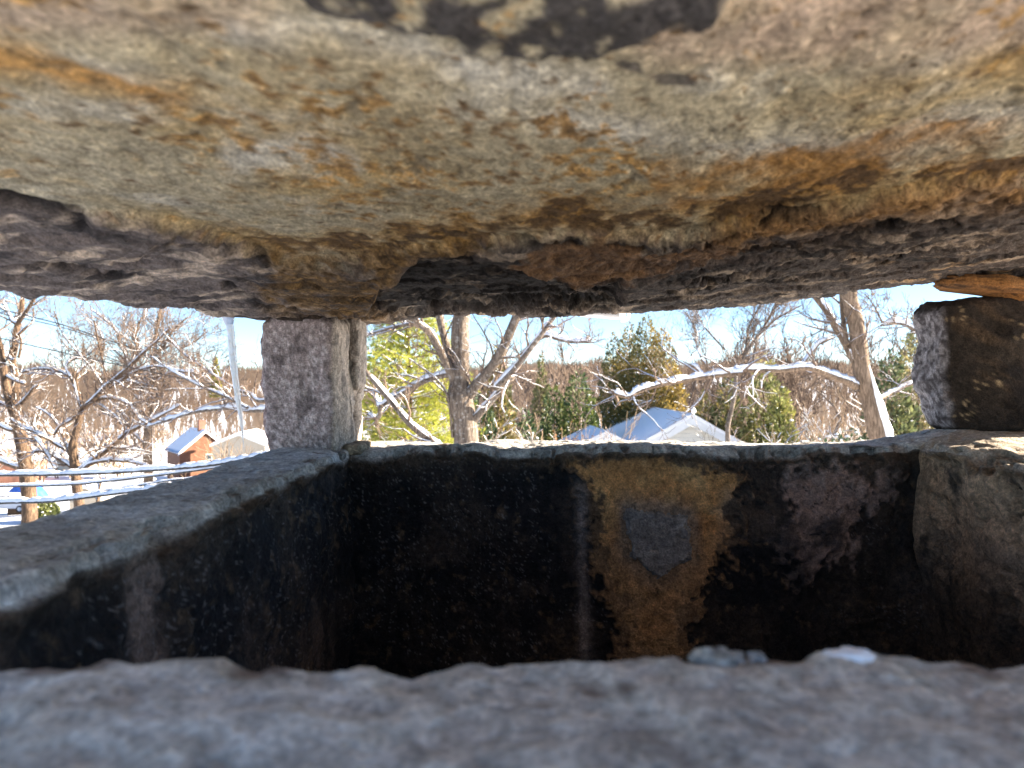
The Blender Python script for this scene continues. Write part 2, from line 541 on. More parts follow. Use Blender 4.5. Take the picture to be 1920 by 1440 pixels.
        up = mixc(np.tile(np.array((0.60, 0.39, 0.235)), (len(X), 1)), (0.42, 0.285, 0.185), sstep(-0.2, 0.4, n2))
        up = mixc(up, (0.05, 0.04, 0.032), 0.85 * sstep(0.02, 0.40, fbm(P * [1, 1, 0.6], 34, 5, 301, 0.65)))
        Cs = Cs * fall[:, None] + up * (1 - fall[:, None])
        ins -= 0.016 * sstep(0.0, 0.45, fbm(P, 20, 5, 311, 0.6))
    C = C * (1 - m_in[:, None]) + Cs * m_in[:, None]
    # brown grime just under the rim edge
    gr = inner * np.exp(-((ind - 0.010) / (0.020 if k == 2 else 0.012)) ** 2)
    C = mixc(C, (0.13, 0.088, 0.058), 0.8 * gr * np.clip(0.8 + 0.9 * n2, 0, 1))
    C = mixc(C, (0.13, 0.08, 0.05), 0.5 * bite)
    # corners: fade the wall-specific push so neighbouring walls meet
    sp_ = np.repeat(s, npf)
    fade = sstep(0, 0.05, sp_) * (1 - sstep(0.95, 1, sp_))
    ins *= fade
    V = P + Dp
    V[:, 0] += nrm[0] * ins; V[:, 1] += nrm[1] * ins
    i = np.arange(nseg - 1)[:, None] * npf; j = np.arange(npf - 1)[None, :]
    Q = np.stack([i + j, i + j + 1, i + npf + j + 1, i + npf + j], -1).reshape(-1, 4)
    return link('flue_wall', V, Q[:, ::-1], None, M['wall'], CH, True, C, label=label)

W_FRONT = build_wall(0, 200, 'blurred grey mortar front rim nearest the viewer')
W_RIGHT = build_wall(1, 180, 'brown crumbling right wall with a sunlit strip of rim')
W_BACK = build_wall(2, 420, 'soot black back wall with an orange stained panel')
W_LEFT = build_wall(3, 240, 'soot black left wall under a broad grey mortar rim')
g = Geo(); g.box((-0.37, 0.12, -1.35), (0.99, 1.24, -1.23))  # added dark block that closes the open flue, standing for its unlit depth
g.obj('dark_flue_stop', m_simple('soot', (0.012, 0.011, 0.01), (0.03, 0.026, 0.022), 12, 0.95), CH)

# grey mortar patch on the orange panel
pa = np.array(PATCH)
xs = np.linspace(pa[:, 0].min() - .006, pa[:, 0].max() + .006, 80); zs = np.linspace(pa[:, 1].min() - .006, pa[:, 1].max() + .006, 80)
A, B = np.meshgrid(xs, zs); A = A.ravel(); B = B.ravel()
P = np.stack([A, np.full(A.shape, 1.1), B], 1)
d = sdf_poly(PATCH, A, B) + 0.014 * fbm(P, 45, 5, 9, 0.6)
V = P.copy()
V[:, 1] = 1.0935 - 0.010 * (1 - sstep(-0.004, 0.001, d)) + 0.0022 * fbm(P, 60, 3, 4) + 0.004
keepv = d < 0.002
k = (np.arange(79)[:, None] * 80 + np.arange(79)[None, :]).ravel()
Q = np.stack([k, k + 1, k + 81, k + 80], 1)
Q = Q[keepv[Q].all(1)]
Cp = mixc(np.tile(np.array((0.27, 0.245, 0.215)), (len(A), 1)), (0.34, 0.31, 0.27), sstep(-0.2, 0.5, fbm(P, 50, 3, 8)))
link('mortar_patch', V, Q, None, M['wall'], W_BACK, True, Cp, label='flat grey mortar patch on the orange panel')

# ------------------------------------------------------------------ cap stone
SX = [-0.95, -0.58, -0.4385, -0.3735, -0.211, 0.032, 0.114, 0.276, 0.4385, 0.625, 0.78, 1.55]
SZ = [0.090, 0.0934, 0.0920, 0.0965, 0.0974, 0.1030, 0.1056, 0.1177, 0.1324, 0.154, 0.1705, 0.212]
def slab_left(y):  return np.interp(y, [0.05, 0.4, 0.8, 1.08, 1.34], [-0.80, -0.72, -0.575, -0.425, -0.34])
def slab_right(y): return np.interp(y, [0.05, 0.6, 1.34], [1.46, 1.54, 1.44])  # unseen right end lengthened to keep sun off the flue walls

def sd_line(pts, A, B):
    """distance of points (A, B) to a polyline"""
    d = np.full(A.shape, 1e9)
    for (x0, y0), (x1, y1) in zip(pts[:-1], pts[1:]):
        ex, ey = x1 - x0, y1 - y0
        t = np.clip(((A - x0) * ex + (B - y0) * ey) / (ex * ex + ey * ey), 0, 1)
        d = np.minimum(d, np.hypot(A - x0 - t * ex, B - y0 - t * ey))
    return d

def slab_surface(X, Y):
    """height and colour of the underside; stain outlines were read off the photograph as bearings
    (a across, b down) and are laid onto the stone where those sight lines meet its mean surface"""
    P = np.stack([X, Y, np.zeros_like(X)], 1)
    PQ = P * [1, 0.7, 1]
    w1 = fbm(P, 5, 4, 1); w2 = fbm(P, 5, 4, 2)
    n2 = fbm(PQ, 26, 5, 3); n3 = fbm(PQ, 120, 4, 4); n4 = fbm(PQ, 330, 3, 5)
    zr = np.interp(X, SX, SZ)
    a = 960 + FPX * X / Y
    b = 720 - FPX * (zr + 0.027) / Y
    aw = a + 26 * w1 + 16 * n2 + 8 * n3
    bw = b + 16 * w2 + 10 * n2 + 5 * n3
    BX = [-400, 0, 150, 300, 400, 480, 560, 690, 740, 800, 900, 960, 1050, 1200, 1310, 1400, 1550, 1700, 1920, 2400]
    BY = [345, 368, 402, 418, 440, 482, 500, 486, 470, 455, 450, 432, 424, 440, 436, 410, 384, 350, 330, 290]
    d = bw - np.interp(aw, BX, BY)                       # > 0 on the broken lip
    st = sstep(-5, 9, d)
    lipf = np.clip((1.07 - Y) / 0.42, 0, 1)
    rec_lip = 0.019 * lipf ** 0.85
    rec = 0.031 * (1 - st) + np.minimum(rec_lip, 0.021) * st
    rec = rec + 0.07 * np.clip(Y - 1.09, 0, 1) + 0.18 * np.clip(Y - 1.22, 0, 1)
    # bedding layers broken into steps on the lip
    lay_n = fbm(P, (8, 13, 1), 5, 21, 0.55)
    lay = (rec + 0.010 * lay_n) / 0.0058
    fl = np.floor(lay); fr = lay - fl
    terr = (fl + sstep(0.40, 0.55, fr)) * 0.0058
    rec = lerp(rec, terr, st * 0.9)
    # hollow and its deep seam
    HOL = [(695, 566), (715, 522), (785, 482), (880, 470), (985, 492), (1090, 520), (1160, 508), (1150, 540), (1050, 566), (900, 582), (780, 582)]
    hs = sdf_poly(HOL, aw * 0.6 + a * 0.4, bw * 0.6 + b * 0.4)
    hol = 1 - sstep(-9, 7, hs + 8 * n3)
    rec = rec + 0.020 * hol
    seam = np.exp(-(sd_line([(800, 568), (900, 562), (1000, 555), (1080, 552), (1140, 545)], aw, bw) / 8.0) ** 2)
    rec = rec + 0.020 * seam
    crk = 0
    for pts, wd in (([(270, 548), (380, 556), (480, 564), (580, 572), (690, 572)], 4.5), ([(0, 372), (70, 392), (150, 410), (165, 420)], 8), ([(300, 448), (380, 455), (450, 478), (500, 492)], 7),
                    ([(980, 434), (1060, 438), (1140, 446), (1220, 456), (1310, 452), (1370, 430), (1450, 402), (1530, 388)], 5), ([(1560, 470), (1640, 478), (1690, 466)], 4),
                    ([(1420, 452), (1560, 430), (1700, 402), (1800, 392)], 3.5), ([(430, 520), (500, 545), (560, 552)], 4), ([(60, 480), (180, 492), (300, 510)], 3), ([(1250, 525), (1400, 500), (1560, 470)], 3)):
        crk = np.maximum(crk, np.exp(-(sd_line(pts, a + 0.6 * (aw - a), b + 0.6 * (bw - b) + 5 * n3) / wd) ** 2) * np.clip(0.75 + 0.9 * n2, 0, 1))
    rec = rec + 0.011 * crk
    SCAB = [(540, -60), (570, 10), (640, 34), (740, 44), (820, 70), (880, 96), (980, 108), (1090, 110), (1190, 92), (1250, 58), (1350, 48), (1390, -60)]
    scab = ragged(sdf_poly(SCAB, aw, bw), 40, n2 + 0.6 * n3)
    smud = ragged(sdf_poly([(1170, 142), (1250, 140), (1320, 158), (1300, 178), (1230, 176)], aw, bw), 22, n2 + 0.5 * n3)
    rec = rec - 0.004 * scab
    pits = sstep(0.30, 0.50, fbm(PQ, 75, 3, 7))
    wave = fbm(P * [1, 1.6, 1], 3.2, 3, 41)
    z = zr + rec + 0.009 * wave + 0.0034 * n2 + 0.0014 * n3 * (1 + 1.6 * st) + 0.0006 * n4 + 0.0014 * pits
    # ---------------- colour
    C = np.tile(np.array((0.50, 0.43, 0.285)), (len(X), 1))
    C = mixc(C, (0.60, 0.545, 0.42), sstep(0.0, 0.40, fbm(P, 10, 5, 51, 0.6)))
    C = mixc(C, (0.46, 0.375, 0.225), sstep(0.0, 0.45, fbm(P, 14, 5, 52, 0.6)))
    C = mixc(C, (0.56, 0.40, 0.175), 0.75 * sstep(-0.05, 0.35, fbm(P, 7, 5, 57, 0.6)))
    def band(pts, wd): return np.exp(-(sd_line(pts, aw, bw) / wd) ** 2)
    lime = np.maximum(band([(430, 62), (620, 62), (760, 86), (900, 150), (1100, 178)], 34), band([(840, 205), (1000, 232), (1200, 262), (1420, 286), (1650, 282), (1960, 210)], 28))
    lime = np.maximum(lime, band([(440, 305), (560, 285), (640, 310)], 26))
    C = mixc(C, (0.66, 0.62, 0.52), np.clip(lime * (0.75 + 0.9 * n2), 0, 0.92))
    pk = (1 - sstep(95, 165, bw)) * sstep(1120, 1260, aw)
    C = mixc(C, (0.52, 0.39, 0.28), np.clip(pk * (0.85 + 0.6 * n2), 0, 1))
    pk = (1 - sstep(30, 95, bw)) * (1 - sstep(420, 600, aw))
    C = mixc(C, (0.48, 0.37, 0.265), np.clip(pk * (0.85 + 0.6 * n2), 0, 1))
    C = mixc(C, (0.40, 0.27, 0.12), np.clip(band([(1570, 192), (1720, 158), (1960, 128)], 24) * (0.9 + 1.2 * n2), 0, 0.9))
    C = mixc(C, (0.16, 0.125, 0.10), np.clip(band([(1590, 152), (1740, 132), (1800, 124)], 16) * (0.8 + 1.5 * n2), 0, 0.85))
    # ochre: left streak, centre scatter
    och = np.clip(band([(-60, 105), (60, 120), (180, 150), (320, 190)], 30), 0, 1)
    C = mixc(C, (0.56, 0.30, 0.085), np.clip(och * (0.95 + 1.4 * n2), 0, 0.93))
    sc = np.maximum.reduce([band([(250, 215), (400, 235), (520, 240)], 34), band([(470, 165), (600, 135), (690, 150)], 36), band([(560, 215), (760, 225), (950, 250), (1130, 285)], 52), band([(620, 340), (900, 310), (1200, 300)], 60) * 0.8,
                            band([(300, 200), (600, 300), (900, 380)], 60) * 0.6])
    f = fbm(PQ, 130, 4, 53, 0.6)
    C = mixc(C, (0.58, 0.335, 0.10), 0.9 * sstep(0.03, 0.34, f * 0.95 + n2 * 0.55 + 0.42 * sc - 0.28))
    C = mixc(C, (0.26, 0.15, 0.06), 0.8 * sstep(0.24, 0.44, f * 0.9 + 0.22 * sc - 0.06))
    C = mixc(C, (0.12, 0.085, 0.055), 0.6 * sstep(0.42, 0.54, f) )
    C = mixc(C, (0.20, 0.15, 0.095), 0.55 * pits * sstep(-0.2, 0.3, n2))
    C = mixc(C, (0.055, 0.05, 0.05), np.clip(scab * (0.98 - 0.85 * sstep(0.12, 0.35, n2 + 0.5 * n3)), 0, 1))
    C = mixc(C, (0.075, 0.065, 0.062), 0.85 * smud)
    # rust along the break
    rb = np.maximum(np.exp(-((d + 14) / 26.0) ** 2) * sstep(380, 560, aw), 0)
    C = mixc(C, (0.44, 0.235, 0.055), np.clip(0.95 * rb * (0.7 + 1.8 * n2 + 0.5 * n3), 0, 0.92))
    rr = np.maximum(band([(1250, 342), (1420, 335), (1580, 300), (1700, 272), (1960, 262)], 26), band([(1260, 385), (1450, 360), (1650, 318), (1960, 300)], 26))
    C = mixc(C, (0.40, 0.20, 0.05), np.clip(rr * (0.75 + 1.6 * n2), 0, 0.92))
    C = mixc(C, (0.10, 0.06, 0.03), 0.85 * sstep(0.45, 0.8, rb * (0.7 + 1.2 * n3 + 1.0 * n2)) )
    # lip
    L = np.tile(np.array((0.105, 0.085, 0.074)), (len(X), 1))
    streak = fbm(P, (17, 30, 1), 5, 61, 0.6)
    L = mixc(L, (0.40, 0.315, 0.235), 0.9 * sstep(0.06, 0.36, streak + 0.1 * w1))
    L = mixc(L, (0.035, 0.029, 0.027), sstep(0.05, 0.38, fbm(P, (15, 26, 1), 5, 62, 0.6)))
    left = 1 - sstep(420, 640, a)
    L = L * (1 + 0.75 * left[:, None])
    C2 = mixc(L, (0.36, 0.195, 0.07), np.clip(np.exp(-((d - 16) / 26.0) ** 2) * sstep(1250, 1400, a) * (0.75 + 1.2 * n2), 0, 0.92))
    C2 = mixc(C2, (0.46, 0.35, 0.25), 0.92 * ragged(sdf_poly([(1560, 470), (1600, 458), (1668, 455), (1650, 470), (1590, 482)], aw, bw), 10, n3))
    C2 = mixc(C2, (0.42, 0.26, 0.12), 0.85 * sstep(0.15, 0.4, streak) * sstep(1600, 1750, a) * sstep(455, 480, b))
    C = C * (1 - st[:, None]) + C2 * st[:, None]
    oc = np.maximum(band([(520, 520), (600, 530), (690, 545)], 26), band([(700, 505), (760, 465), (880, 440)], 16))
    C = mixc(C, (0.40, 0.225, 0.065), np.clip(oc * (1.0 + 1.8 * n3 + 0.8 * n2), 0, 0.93))
    C = mixc(C, (0.07, 0.045, 0.025), 0.85 * sstep(0.25, 0.6, oc * (0.6 + 1.5 * n3)))
    flat = ragged(sdf_poly([(940, 478), (1010, 442), (1130, 440), (1190, 462), (1320, 450), (1380, 466), (1300, 488), (1190, 508), (1070, 518), (960, 503)], aw, bw), 16, n2)
    C = mixc(C, (0.23, 0.125, 0.058), np.clip(flat * (0.85 + 0.6 * streak), 0, 0.95))
    C = mixc(C, (0.020, 0.0165, 0.015), np.clip(hol * (0.98 - 0.45 * sstep(0.1, 0.4, streak)), 0, 1))  # dark colour does most of the hollow's shading
    C = mixc(C, (0.010, 0.009, 0.008), np.clip(1.1 * seam + 0.95 * crk, 0, 1))  # shadow inside the seam and cracks painted near black
    return z, C

nU, nV = 700, 440
u = np.linspace(0, 1, nU); v = np.linspace(0, 1, nV)
u = u + 0.62 * np.sin(2 * math.pi * (u + 0.07)) / (2 * math.pi) - 0.62 * math.sin(2 * math.pi * 0.07) / (2 * math.pi)
u = (u - u[0]) / (u[-1] - u[0])
v = v ** 1.45
Yg = 0.15 + (1.30 - 0.15) * v  # near edge, out of view, set back to let more light in
UU, YY = np.meshgrid(u, Yg)
XX = slab_left(YY) + (slab_right(YY) - slab_left(YY)) * UU
eP = np.stack([XX.ravel(), YY.ravel(), np.zeros(XX.size)], 1)
X = XX.ravel() + 0.02 * fbm(eP, 4, 4, 401) * (np.abs(UU.ravel() - 0.5) * 2) ** 2
Y = YY.ravel() + (0.02 * fbm(eP, 6, 4, 402) + 0.008 * fbm(eP, 40, 3, 403)) * sstep(0.9, 1.3, YY.ravel())
Zs, Cs_ = slab_surface(X, Y)
# worn outer edges curl upwards
eu = np.minimum(UU, 1 - UU).ravel() * 1.9
ev = np.minimum(YY - 0.15, 9).ravel()
e = np.minimum(eu, ev)
Zs = Zs + 0.03 * np.clip(1 - e / 0.05, 0, 1) ** 2
Vs = np.stack([X, Y, Zs], 1)
k = (np.arange(nV - 1)[:, None] * nU + np.arange(nU - 1)[None, :]).ravel()
Qs = np.stack([k, k + nU, k + nU + 1, k + 1], 1)
CAP = thing('cap_stone', (0.2, 0.7, 0.1), 'huge flat rough chimney cap stone, rust and lime stained underside, filling the top', 'stone slab')
link('underside', Vs, Qs, None, M['slab'], CAP, True, Cs_, label='pale lime and rust stained underside with dark broken lip')
# outer edge and top
loop = np.concatenate([np.arange(nU), np.arange(1, nV) * nU + nU - 1, (nV - 1) * nU + np.arange(nU - 2, -1, -1), np.arange(nV - 2, 0, -1) * nU])[::4]
Lb = Vs[loop]; nl = len(Lb); rows = [Lb]
cen = np.array((0.2, 0.68))
for r, (hh, inset) in enumerate([(0.02, -0.012), (0.045, -0.016), (0.07, -0.01), (0.095, 0.0), (0.112, 0.03)]):
    R = Lb.copy(); R[:, 2] = 0.6 * Lb[:, 2] + 0.4 * Lb[:, 2].mean() + hh
    dv = cen[None] - R[:, :2]; dv /= np.linalg.norm(dv, axis=1)[:, None]
    R[:, :2] += dv * (inset + 0.012 * fbm(R, (12, 12, 60), 4, 500)[:, None])
    rows.append(R)
Vr = np.concatenate(rows + [np.array([[0.2, 0.68, Lb[:, 2].mean() + 0.125]])])
j = np.arange(nl); j2 = (j + 1) % nl
Qr = np.concatenate([np.stack([r * nl + j, r * nl + j2, (r + 1) * nl + j2, (r + 1) * nl + j], 1) for r in range(len(rows) - 1)])
Tr = np.stack([(len(rows) - 1) * nl + j, (len(rows) - 1) * nl + j2, np.full(nl, len(Vr) - 1)], 1)
link('edge', Vr, Qr, Tr, M['slab_top'], CAP)
# snow lying on top of the cap, with a curled overhang at the far edge
top = rows[-1]
Sn = []
for hh, k_ in [(0.0, 1.0), (0.05, 1.005), (0.09, 0.96), (0.105, 0.85)]:
    R = top.copy(); R[:, :2] = cen + (top[:, :2] - cen) * k_; R[:, 2] = top[:, 2] * 0.5 + top[:, 2].mean() * 0.5 + hh + 0.008 * fbm(R, 6, 3, 510)
    Sn.append(R)
Vn = np.concatenate(Sn + [np.array([[0.2, 0.68, Sn[-1][:, 2].mean() + 0.01]])])
Qn = np.concatenate([np.stack([r * nl + j, r * nl + j2, (r + 1) * nl + j2, (r + 1) * nl + j], 1) for r in range(3)])
Tn = np.stack([3 * nl + j, 3 * nl + j2, np.full(nl, len(Vn) - 1)], 1)
SNOWCAP = link('snow_layer', Vn, Qn, Tn, M['snow'], None, label='snow layer lying on top of the cap stone, above the picture', cat='snow')

# curled snow overhang
g = Geo()
xa = np.linspace(0.0, 1.0, 24)
rowsP = []
for a in xa:
    px = lerp(1070, 1162, a)
    bot = lerp(592, 600, a)
    Yo = 1.38
    p_top = at(px + 4, 560, Yo); p_bot = at(px + (6 if a > .9 else 0), bot, Yo - 0.0)
    ring = [p_top + (0, -0.05, 0), at(px, bot - 9, Yo - 0.06), at(px, bot - 2, Yo - 0.055), p_bot + (0, -0.03, 0), p_bot + (0, 0.0, 0.001), at(px, bot - 6, Yo + 0.02), p_top + (0, 0.05, 0)]
    rowsP.append(np.array(ring))
Vv = np.concatenate(rowsP); m = 7
i = np.arange(23)[:, None] * m; jj = np.arange(m)[None, :]; jn = (jj + 1) % m
Qv = np.stack([i + jj, i + jn, i + m + jn, i + m + jj], -1).reshape(-1, 4)
Vv = Vv + 0.003 * fbm(Vv, 30, 3, 8)[:, None]
g.add(Vv, Qv, [(0, q + 1, q) for q in range(1, m - 1)] + [(23 * m, 23 * m + q, 23 * m + q + 1) for q in range(1, m - 1)])
# a curl at its right end
ang = np.linspace(-1.9, 0.3, 12)
cp = np.array([at(1168, 590, 1.385) + np.array((0.012 * math.cos(t), 0, 0.0115 * math.sin(t))) for t in ang])
g.tube(cp, np.linspace(0.004, 0.0022, 12), 8)
g.obj('snow_overhang', M['snow'], label='small curled snow shelf hanging below the far edge of the cap stone', cat='snow')

# ------------------------------------------------------------------ the two support stones
def stone_mesh(cuts):
    bm = bmesh.new()
    bmesh.ops.create_cube(bm, size=2.0)
    bmesh.ops.subdivide_edges(bm, edges=bm.edges[:], cuts=cuts, use_grid_fill=True)
    V = np.array([v.co[:] for v in bm.verts]); Q = np.array([[v.index for v in f.verts] for f in bm.faces])
    bm.free()
    return V, Q

SV, SQ = stone_mesh(56)
def rounded(V, p=9.0):
    n = (np.abs(V) ** p).sum(1) ** (1 / p)
    return V / n[:, None]

# left stone
U_ = rounded(SV, 14)
zt, zb = 0.118, -0.112
zc = (U_[:, 2] + 1) / 2
Zl = zb + (zt - zb) * zc
zq = np.array([-0.112, -0.09, -0.06, -0.03, 0.0, 0.03, 0.06, 0.085, 0.12])
Lx = np.interp(Zl, zq, [-0.358, -0.367, -0.374, -0.368, -0.371, -0.372, -0.374, -0.371, -0.352])
Rx = np.interp(Zl, zq, [-0.264, -0.264, -0.2625, -0.2635, -0.264, -0.264, -0.265, -0.266, -0.268])
Yf, Yb_ = 1.058, 1.212
tx = (U_[:, 0] + 1) / 2; ty = (U_[:, 1] + 1) / 2
Xl = Lx + (Rx - Lx) * tx + 0.013 * ty * (tx > 0.5)
Yl = Yf + (Yb_ - Yf) * ty
Yl = Yl + np.where(ty > 0.5, np.interp(Zl, zq, [0.0, 0.002, 0.0, -0.012, 0.006, 0.0, -0.004, -0.014, -0.04]), 0)
Pl = np.stack([Xl, Yl, Zl], 1)
dn = fbm(Pl, 26, 4, 601); dn2 = fbm(Pl, 95, 4, 602)
cN = U_ / np.linalg.norm(U_, axis=1)[:, None]
chip = np.clip(np.abs(U_).min(1) * 0 + (np.sort(np.abs(U_), axis=1)[:, 1] - 0.86) / 0.14, 0, 1)
Vl = Pl + cN * (0.0058 * dn + 0.0028 * dn2 + 0.008 * fbm(Pl, 13, 3, 611) - 0.012 * chip * sstep(0.0, 0.5, fbm(Pl, 34, 4, 609)))[:, None]
rface = sstep(0.93, 0.99, tx)
# vertical split and pockets in the right-hand face
pk = np.exp(-(((Yl - 1.135) / 0.006) ** 2)) * sstep(0.01, 0.03, Zl) * rface
pk2 = np.exp(-(((Yl - 1.165) / 0.012) ** 2 + ((Zl + 0.045) / 0.028) ** 2)) * rface
Vl[:, 0] -= 0.010 * pk + 0.016 * pk2
C = np.tile(np.array((0.33, 0.265, 0.25)), (len(Vl), 1))
C = mixc(C, (0.58, 0.50, 0.475), sstep(0.0, 0.42, fbm(Pl @ np.array([[0.8, 0, 0.6], [0, 1, 0], [-0.6, 0, 0.8]]) * [1, 1, 2.0], 150, 4, 603)))
C = mixc(C, (0.14, 0.112, 0.107), sstep(0.05, 0.45, fbm(Pl, 60, 4, 604)) * 0.8)
C = mixc(C, (0.27, 0.22, 0.17), 0.5 * sstep(0.2, 0.5, fbm(Pl, 16, 3, 605)) * sstep(-0.02, 0.08, Zl))
Cr = mixc(np.tile(np.array((0.52, 0.44, 0.37)), (len(Vl), 1)), (0.30, 0.26, 0.23), sstep(0.0, 0.5, fbm(Pl * [1, 1, .5], 60, 3, 606)))
C = C * (1 - rface[:, None]) + Cr * rface[:, None]  # bounce light on the right face painted in as a lighter tone
C = mixc(C, (0.05, 0.035, 0.025), 0.85 * np.clip(pk + pk2, 0, 1))
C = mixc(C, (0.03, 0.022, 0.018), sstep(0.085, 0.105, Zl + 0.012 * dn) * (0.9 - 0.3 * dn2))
lred = sstep(0.06, 0.0, tx)
C = mixc(C, (0.20, 0.11, 0.085), 0.5 * lred)
M['granite'] = m_rock('support_granite', fine=(0.55, 1.45), scale=420, bump=0.8, bd=0.003)
ST = thing('support_stone', (-0.32, 1.13, -0.1), 'squared purple grey support stone between left rim and cap stone, beside the icicle', 'stone')
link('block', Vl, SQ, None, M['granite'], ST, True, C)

def chunk(name, c, r, seed, mat, color, parent, rough=0.35, p=5, color2=None, rot=0.0, ns=None, **kw):
    """a small irregular lump of mortar or stone"""
    bm = bmesh.new(); bmesh.ops.create_icosphere(bm, subdivisions=4, radius=1.0)
    V = np.array([v.co[:] for v in bm.verts]); T = np.array([[v.index for v in f.verts] for f in bm.faces]); bm.free()
    V = rounded(V, p)
    cs, sn = math.cos(rot), math.sin(rot)
    V = V * np.asarray(r)
    Vr_ = V.copy(); Vr_[:, 0] = V[:, 0] * cs - V[:, 2] * sn; Vr_[:, 2] = V[:, 0] * sn + V[:, 2] * cs
    V = Vr_ + np.asarray(c)
    mr = min(r)
    nn = V - np.asarray(c); nn /= np.linalg.norm(nn, axis=1)[:, None] + 1e-9
    V = V + nn * (mr * rough * fbm(V, ns or 0.9 / mr, 5, seed, 0.6))[:, None]
    col = mixc(np.tile(np.asarray(color, float), (len(V), 1)), color2 or tuple(x * 0.5 for x in color), sstep(-0.1, 0.5, fbm(V, 1.6 / mr, 3, seed + 5)))
    return link(name, V, None, T, mat, parent, True, col, **kw)

chunk('flake', (-0.2590, 1.176, 0.050), (0.0135, 0.036, 0.062), 701, M['granite'], (0.48, 0.41, 0.35), ST, 0.95)
chunk('mortar', (-0.318, 1.07, 0.105), (0.038, 0.02, 0.011), 703, M['granite'], (0.06, 0.042, 0.028), ST, 0.7)
chunk('mortar', (-0.30, 1.062, -0.108), (0.05, 0.018, 0.008), 704, M['wall'], (0.27, 0.25, 0.22), ST, 0.5)
chunk('mortar', (-0.247, 1.14, -0.102), (0.016, 0.05, 0.009), 705, M['wall'], (0.40, 0.32, 0.22), ST, 0.6)

# right stone
U_ = rounded(SV, 8)
zt, zb = 0.138, -0.080
Zl = zb + (zt - zb) * (U_[:, 2] + 1) / 2
tx = (U_[:, 0] + 1) / 2; ty = (U_[:, 1] + 1) / 2
zq = np.array([-0.086, -0.06, -0.03, 0.0, 0.03, 0.06, 0.09, 0.12, 0.15])
Lx = np.interp(Zl, zq, [0.712, 0.702, 0.697, 0.694, 0.689, 0.688, 0.690, 0.685, 0.692])
Lx = Lx + 0.002 * (1 - ty)                                 # front left corner is chamfered
Xr = Lx + (1.05 - Lx) * tx
Yr = 1.118 + (1.232 - 1.118) * ty - 0.012 * sstep(0.15, 0.6, tx) * (1 - ty) + 0.02 * (1 - ty) * sstep(0.3, 0.0, tx)
Pr = np.stack([Xr, Yr, Zl], 1)
cN = U_ / np.linalg.norm(U_, axis=1)[:, None]
dn = fbm(Pr, 20, 4, 651); dn2 = fbm(Pr, 90, 4, 652)
dia = fbm(Pr @ np.array([[0.8, 0, 0.6], [0, 1, 0], [-0.6, 0, 0.8]]) * [0.6, 1, 3.0], 22, 4, 653)
Vr2 = Pr + cN * (0.008 * dn + 0.0028 * dn2 + 0.007 * dia + 0.016 * fbm(Pr, 11, 3, 657))[:, None]
C = np.tile(np.array((0.036, 0.028, 0.022)), (len(Vr2), 1))
C = mixc(C, (0.018, 0.0145, 0.013), sstep(-0.1, 0.35, dn))
C = mixc(C, (0.10, 0.065, 0.038), 0.6 * sstep(0.1, 0.45, dia))
C = mixc(C, (0.36, 0.27, 0.16), 0.8 * sstep(0.46, 0.56, noise3(Pr, 230, 8)) * sstep(0.1, 0.3, fbm(Pr, 25, 2, 9)))
lf = 1 - sstep(0.01, 0.035, tx + 0.03 * dn)
Cl = mixc(np.tile(np.array((0.30, 0.285, 0.30)), (len(Vr2), 1)), (0.09, 0.08, 0.085), sstep(-0.25, 0.3, fbm(Pr, 130, 4, 655)))
C = C * (1 - lf[:, None]) + Cl * lf[:, None]  # bluish light on the left face painted in as a paler tone
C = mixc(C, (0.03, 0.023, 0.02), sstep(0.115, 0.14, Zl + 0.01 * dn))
SR = thing('support_stone', (0.85, 1.16, -0.086), 'soot black craggy support stone with pale edge at the right end of the rim', 'stone')
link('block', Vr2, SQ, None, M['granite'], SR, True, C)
chunk('mortar_wedge', (0.800, 1.115, 0.149), (0.132, 0.05, 0.012), 711, M['granite'], (0.30, 0.14, 0.045), SR, 2.0, p=3.2, color2=(0.06, 0.035, 0.02), rot=-0.10, ns=45, label='thin orange mortar wedge under the cap')
chunk('mortar', (0.90, 1.125, -0.084), (0.13, 0.03, 0.010), 712, M['wall'], (0.22, 0.15, 0.09), SR, 0.6)

# crumbs and snow on the near rim
FV = np.array([v.co[:] for v in W_FRONT.data.vertices]) + root_loc(W_FRONT)
def on_rim(px, Y):
    x = (px - 960) / FPX * Y
    m = np.hypot(FV[:, 0] - x, FV[:, 1] - Y) < 0.006
    return np.array((x, Y, FV[m, 2].max()))
LUMP = chunk('mortar_lump', on_rim(1350, 0.250) + (0, 0, 0.0002), (0.0095, 0.006, 0.0030), 721, M['wall'], (0.46, 0.43, 0.385), None, 1.8, p=2.3, ns=150,
             label='pale crumb of mortar standing on the edge of the near rim', cat='mortar lump')
chunk('mortar_crumb', on_rim(1418, 0.250) + (0, 0, 0.0), (0.003, 0.003, 0.0022), 722, M['wall'], (0.45, 0.43, 0.4), None, 0.9, p=2.3,
      label='tiny mortar crumb between the pale lump and the snow on the near rim', cat='mortar crumb')
chunk('snow_patch', on_rim(1582, 0.2485) + (0, 0, -0.0012), (0.0090, 0.006, 0.0024), 723, M['snow'], (0.85, 0.87, 0.9), None, 2.2, p=2.0, ns=120,
      label='small patch of snow on the edge of the near rim', cat='snow')

